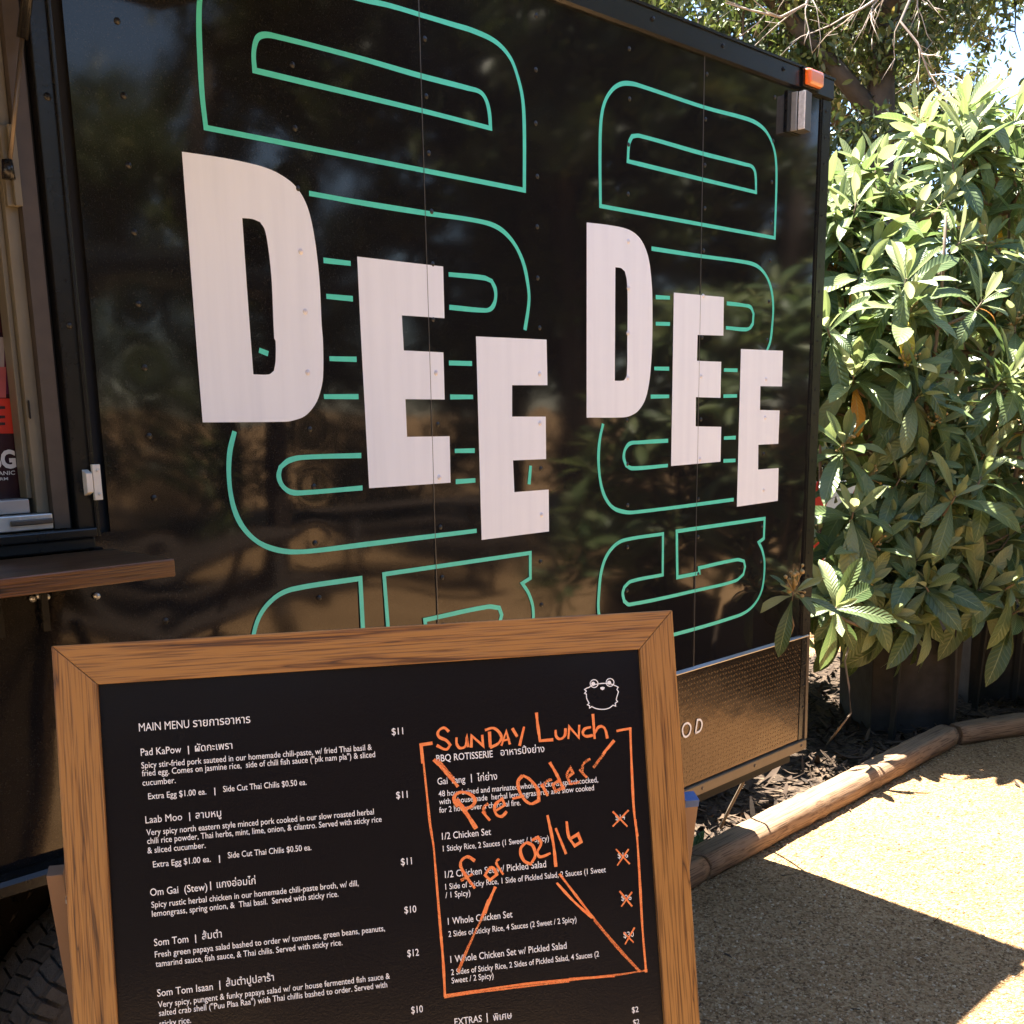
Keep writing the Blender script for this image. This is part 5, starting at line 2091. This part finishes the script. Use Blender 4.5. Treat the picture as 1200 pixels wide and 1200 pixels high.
# trees across the yard, seen only as reflections in the trailer's black side
oakC = make_oak('oak_tree', 'dense oak across the yard mirrored above the right hand letters', 37, nleaf=24000, leaf=0.15, nmain=7, low=1.8)
place(oakC, 10.2, -7.2, .3, 1.15, -.8)
for x, y, rz, s, lb in ((14.0, -6.5, 1, 1.35, 'oak across the yard mirrored beside the right hand letters'), (11.5, -9.5, 2, 1.35, 'oak across the yard mirrored between the two words'),
                        (8.2, -12, 3, 1.2, 'oak across the yard mirrored behind the left word'), (4.6, -15.5, 4, .85, 'lower oak across the yard mirrored at the left of the trailer side'),
                        (17, -2.8, 5, 1.2, 'oak across the yard beyond the right picture edge'), (-3.5, -9.5, 0.5, 1.25, 'oak behind the viewer mirrored in the menu board'),
                        (-7.5, -7.5, 1.5, 1.3, 'second oak behind the viewer mirrored in the menu board'), (-10.5, -4.0, 2.5, 1.3, 'oak beyond the left end of the trailer')):
    oak_copy(oakC, x, y, rz, s, lb, -0.9)  # the two behind the viewer are added to block low sky from the board


# invented pavilion across the yard, added to darken the trailer and board reflections
pav = thing('pavilion', 'dark timber pavilion with a deep porch roof across the yard, behind the viewer', 'pavilion', (-1.0, -8.0, 0))
dk = wood('dark_stained_boards', 2, (0.05, 0.032, 0.02), (0.035, 0.022, 0.014), (0.015, 0.01, 0.007), 0.7, 0.4)
mb = MB()
mb.box((-9.5, -11.5, 0.15), (5.2, -9.1, 3.0))
mb.build('wall', dk, pav)
mb = MB()
mb.box((-9.8, -11.5, 0), (5.4, -5.7, 0.148))
mb.build('deck', dk, pav)
mb = MB()
mb.prism([(-10, -11.8, 2.95), (-10, -5.3, 2.5), (-10, -5.3, 2.62), (-10, -9.6, 3.4), (-10, -11.8, 3.2)], (15.6, 0, 0))
mb.build('roof', M['black_trim'], pav)
for x in (-9.4, -6.2, -3.0, 0.2, 2.6, 5.0):
    mb = MB()
    mb.box((x, -5.95, 0.15), (x + .16, -5.79, 2.52))
    mb.build('post', dk, pav)
for x in (-7.5, -3.8, 0.9, 3.2):
    mb = MB()
    mb.box((x, -9.09, 0.17), (x + 1.1, -9.05, 2.2))
    mb.build('door', M['interior'], pav, bevel=.005)


def added_picnic_table(label, x, y, rz):  # dark tables added only to darken the trailer's low reflections
    t = thing('picnic_table', label, 'picnic table', (x, y, 0), rz, 'picnic tables across the yard')
    mb = MB()
    for k in range(5):
        mb.box((-.9, -.36 + k * .146, .72), (.9, -.36 + k * .146 + .138, .76))
    o = mb.build('table_top', dk, None)
    o.parent = t
    for sy in (-1, 1):
        mb = MB()
        mb.box((-.9, sy * .68 - .13, .42), (.9, sy * .68 + .13, .46))
        o = mb.build('bench', dk, None)
        o.parent = t
    for sx in (-.6, .6):
        mb = MB()
        for sy in (-1, 1):
            mb.prism([(sx, sy * .22, .72), (sx, sy * .30, .72), (sx, sy * .62, 0), (sx, sy * .54, 0)], (.05, 0, 0))
        mb.box((sx + .051, -.76, .36), (sx + .09, .76, .42))
        o = mb.build('leg_frame', dk, None)
        o.parent = t
    return t


p0 = added_picnic_table('picnic table on the path before the pavilion, mirrored low behind the left word', 3.4, -4.6, .1)
for x, y, rz, lb in ((0.6, -4.2, -.1, 'picnic table before the pavilion nearest the viewer'), (6.6, -6.0, .5, 'picnic table under the oaks, mirrored between the words')):
    c = copy_tree(p0)
    c.location = (x, y, 0)
    c.rotation_euler = (0, 0, rz)
    c['label'] = lb

# bushes along the far side close the horizon
def bush(label, x, y, r_, h, n, seed):
    nr = np.random.default_rng(seed)
    t = thing('bush', label, 'bush', (x, y, 0), 0, 'dark bushes round the yard')
    nc = 60
    a = nr.uniform(0, 2 * np.pi, nc)
    hh = nr.uniform(0.05, 1, nc)
    rr = r_ * np.sqrt(nr.uniform(0.1, 1, nc)) * np.sin(np.pi * (0.25 + hh * .6)) ** .6
    C = np.stack([np.cos(a) * rr, np.sin(a) * rr, hh * h], 1)
    idx = nr.integers(0, nc, n)
    P = C[idx] + nr.normal(0, .2, (n, 3))
    P[:, 2] = np.maximum(P[:, 2], .02)
    D = nr.normal(0, 1, (n, 3))
    Nn = nr.normal(0, .8, (n, 3)) + np.array([0, 0, 1.])
    T, uv, fs = leaf_template(4, 3, lambda U: 0.22 * np.sin(np.pi * np.clip(U, 0.02, 0.98)) ** .7, 0.2, 0.4)
    V = place_leaves(T, P, D, Nn, 0.13 * nr.uniform(.6, 1.4, n)).reshape(-1, 3)
    F__ = (fs[None] + (np.arange(n) * len(T))[:, None, None]).reshape(-1, 4)
    o = npmesh('foliage', V, F__, M['oak_leaf'], t, smooth=False, uv=np.tile(uv, (n, 1)), tint=np.repeat(nr.uniform(0, .8, n), len(T)), local=True)
    mb = MB()
    for k in range(5):
        q = C[k * 7]
        mb.tube([(0.05 * k - .1, 0.03 * k, 0), (q[0] * .5, q[1] * .5, q[2] * .5), tuple(q)], [.03, .02, .008], 6)
    o = mb.build('stems', M['bark'], None)
    o.parent = t
    return t


b0 = bush('tall dark bush behind the loquats, right of the trailer corner', 10.5, 4.6, 1.8, 2.9, 6500, 1)
for i, (x, y, rz, s, lb) in enumerate(((13.2, 3.0, 1, 1.1, 'dark bush behind the nearest loquat'), (15.0, 0.2, 2, 1.1, 'dark bush behind the loquat at the picture edge'), (9.8, 8.2, 3, 1.2, 'dark bush hidden behind the trailer'), (8.6, 2.9, 1.7, .9, 'dark bush close behind the nearest loquat, seen through its gaps'), (9.6, 1.5, 2.9, .95, 'dark bush close behind the loquat at the picture edge'), (11.0, 0.3, .4, 1.1, 'dark bush beyond the planters, right of the others'),
                                       (14.5, -4.5, 2, 1.0, 'bush across the yard, mirrored near the trailer corner'), (13.0, -8.0, 3, 1.0, 'bush across the yard, mirrored right of the words'), (10.3, -10.5, 4, 1.0, 'bush across the yard, mirrored between the words'),
                                       (7.2, -12.0, 5, 1.0, 'bush across the yard, mirrored behind the left word'), (3.8, -13.0, 6, 1.0, 'bush across the yard, mirrored left of the words'))):
    c = copy_tree(b0)
    place(c, x, y, rz, s)
    c['label'] = lb

# bare pale twigs hanging in front of the forked oak
def bare_branch(label, pts_px, depth, seed, n=14, spread=0.5):
    rs = random.Random(seed)
    mb = MB()
    path = [AT(x, y, depth + rs.uniform(-.1, .1)) for x, y in pts_px]
    mb.tube(path, [0.014 * (1 - .6 * i / (len(path) - 1)) for i in range(len(path))], 6)
    for _ in range(n):
        k = rs.randrange(len(path) - 1)
        p = path[k].lerp(path[k + 1], rs.random())
        d = ((path[k + 1] - path[k]).normalized() + Vector((rs.gauss(0, spread), rs.gauss(0, spread), rs.gauss(-.1, spread)))).normalized()
        sub = [p]
        for _2 in range(5):
            d = (d + Vector((rs.gauss(0, .2), rs.gauss(0, .2), rs.gauss(-.06, .2)))).normalized()
            sub.append(sub[-1] + d * rs.uniform(.05, .14))
        mb.tube(sub, [.006, .005, .004, .0035, .003, .002], 5)
        for _3 in range(2):
            q = rs.choice(sub[1:])
            e = q + (d + Vector((rs.gauss(0, .6), rs.gauss(0, .6), rs.gauss(-.1, .6)))).normalized() * rs.uniform(.08, .22)
            mb.tube([q, e], [.003, .0015], 4)
    o = mb.build('bare_branch', M['twig'], smooth=True)
    return tag(o, label, 'branch', 'bare sunlit branches')


bare_branch('bare sunlit branch reaching over the trailer roof from the right', [(965, -60), (945, 5), (915, 20), (880, 12), (850, 3)], 8.6, 5, 7)
bare_branch('bare sunlit twigs hanging before the forked oak trunk', [(1085, -70), (1075, -20), (1055, 25), (1075, 50), (1090, 90)], 8.4, 6, 10)
bare_branch('spray of bare twigs left of the forked oak trunk', [(1060, -60), (1040, -10), (1010, 10), (985, 22)], 8.5, 8, 8)

# striped barricade glimpsed between trailer and loquat
bar = thing('barricade', 'red and white striped barricade glimpsed between the trailer and the loquat', 'barricade', (7.9, 2.5, 0), R(-42))
redm = simple('barricade_red', (0.62, 0.045, 0.03), 0.45)
whm = simple('barricade_white', (0.8, 0.8, 0.8), 0.45)
for z in (0.38, 0.80):
    mb = MB()
    n = 9
    for k in range(n):
        x0 = -0.75 + 1.5 * k / n
        x1 = x0 + 1.5 / n
        s = 0.10
        mb.prism([(x0 + (0 if k == 0 else -s), -.015, z), (x1 + (0 if k == n - 1 else -s), -.015, z), (x1, -.015, z + .22), (x0, -.015, z + .22)], (0, .03, 0), k % 2)
    o = mb.build('striped_board', [redm, whm], None)
    o.parent = bar
for x in (-.6, .6):
    mb = MB()
    mb.prism([(x - .02, -.30, 0), (x + .02, -.30, 0), (x + .02, -.016, 1.08), (x - .02, -.016, 1.08)], (0, -.02, 0))
    mb.prism([(x - .02, .36, 0), (x + .02, .36, 0), (x + .02, .04, 1.08), (x - .02, .04, 1.08)], (0, .02, 0))
    o = mb.build('leg', whm, None)
    o.parent = bar

bpy.context.view_layer.update()
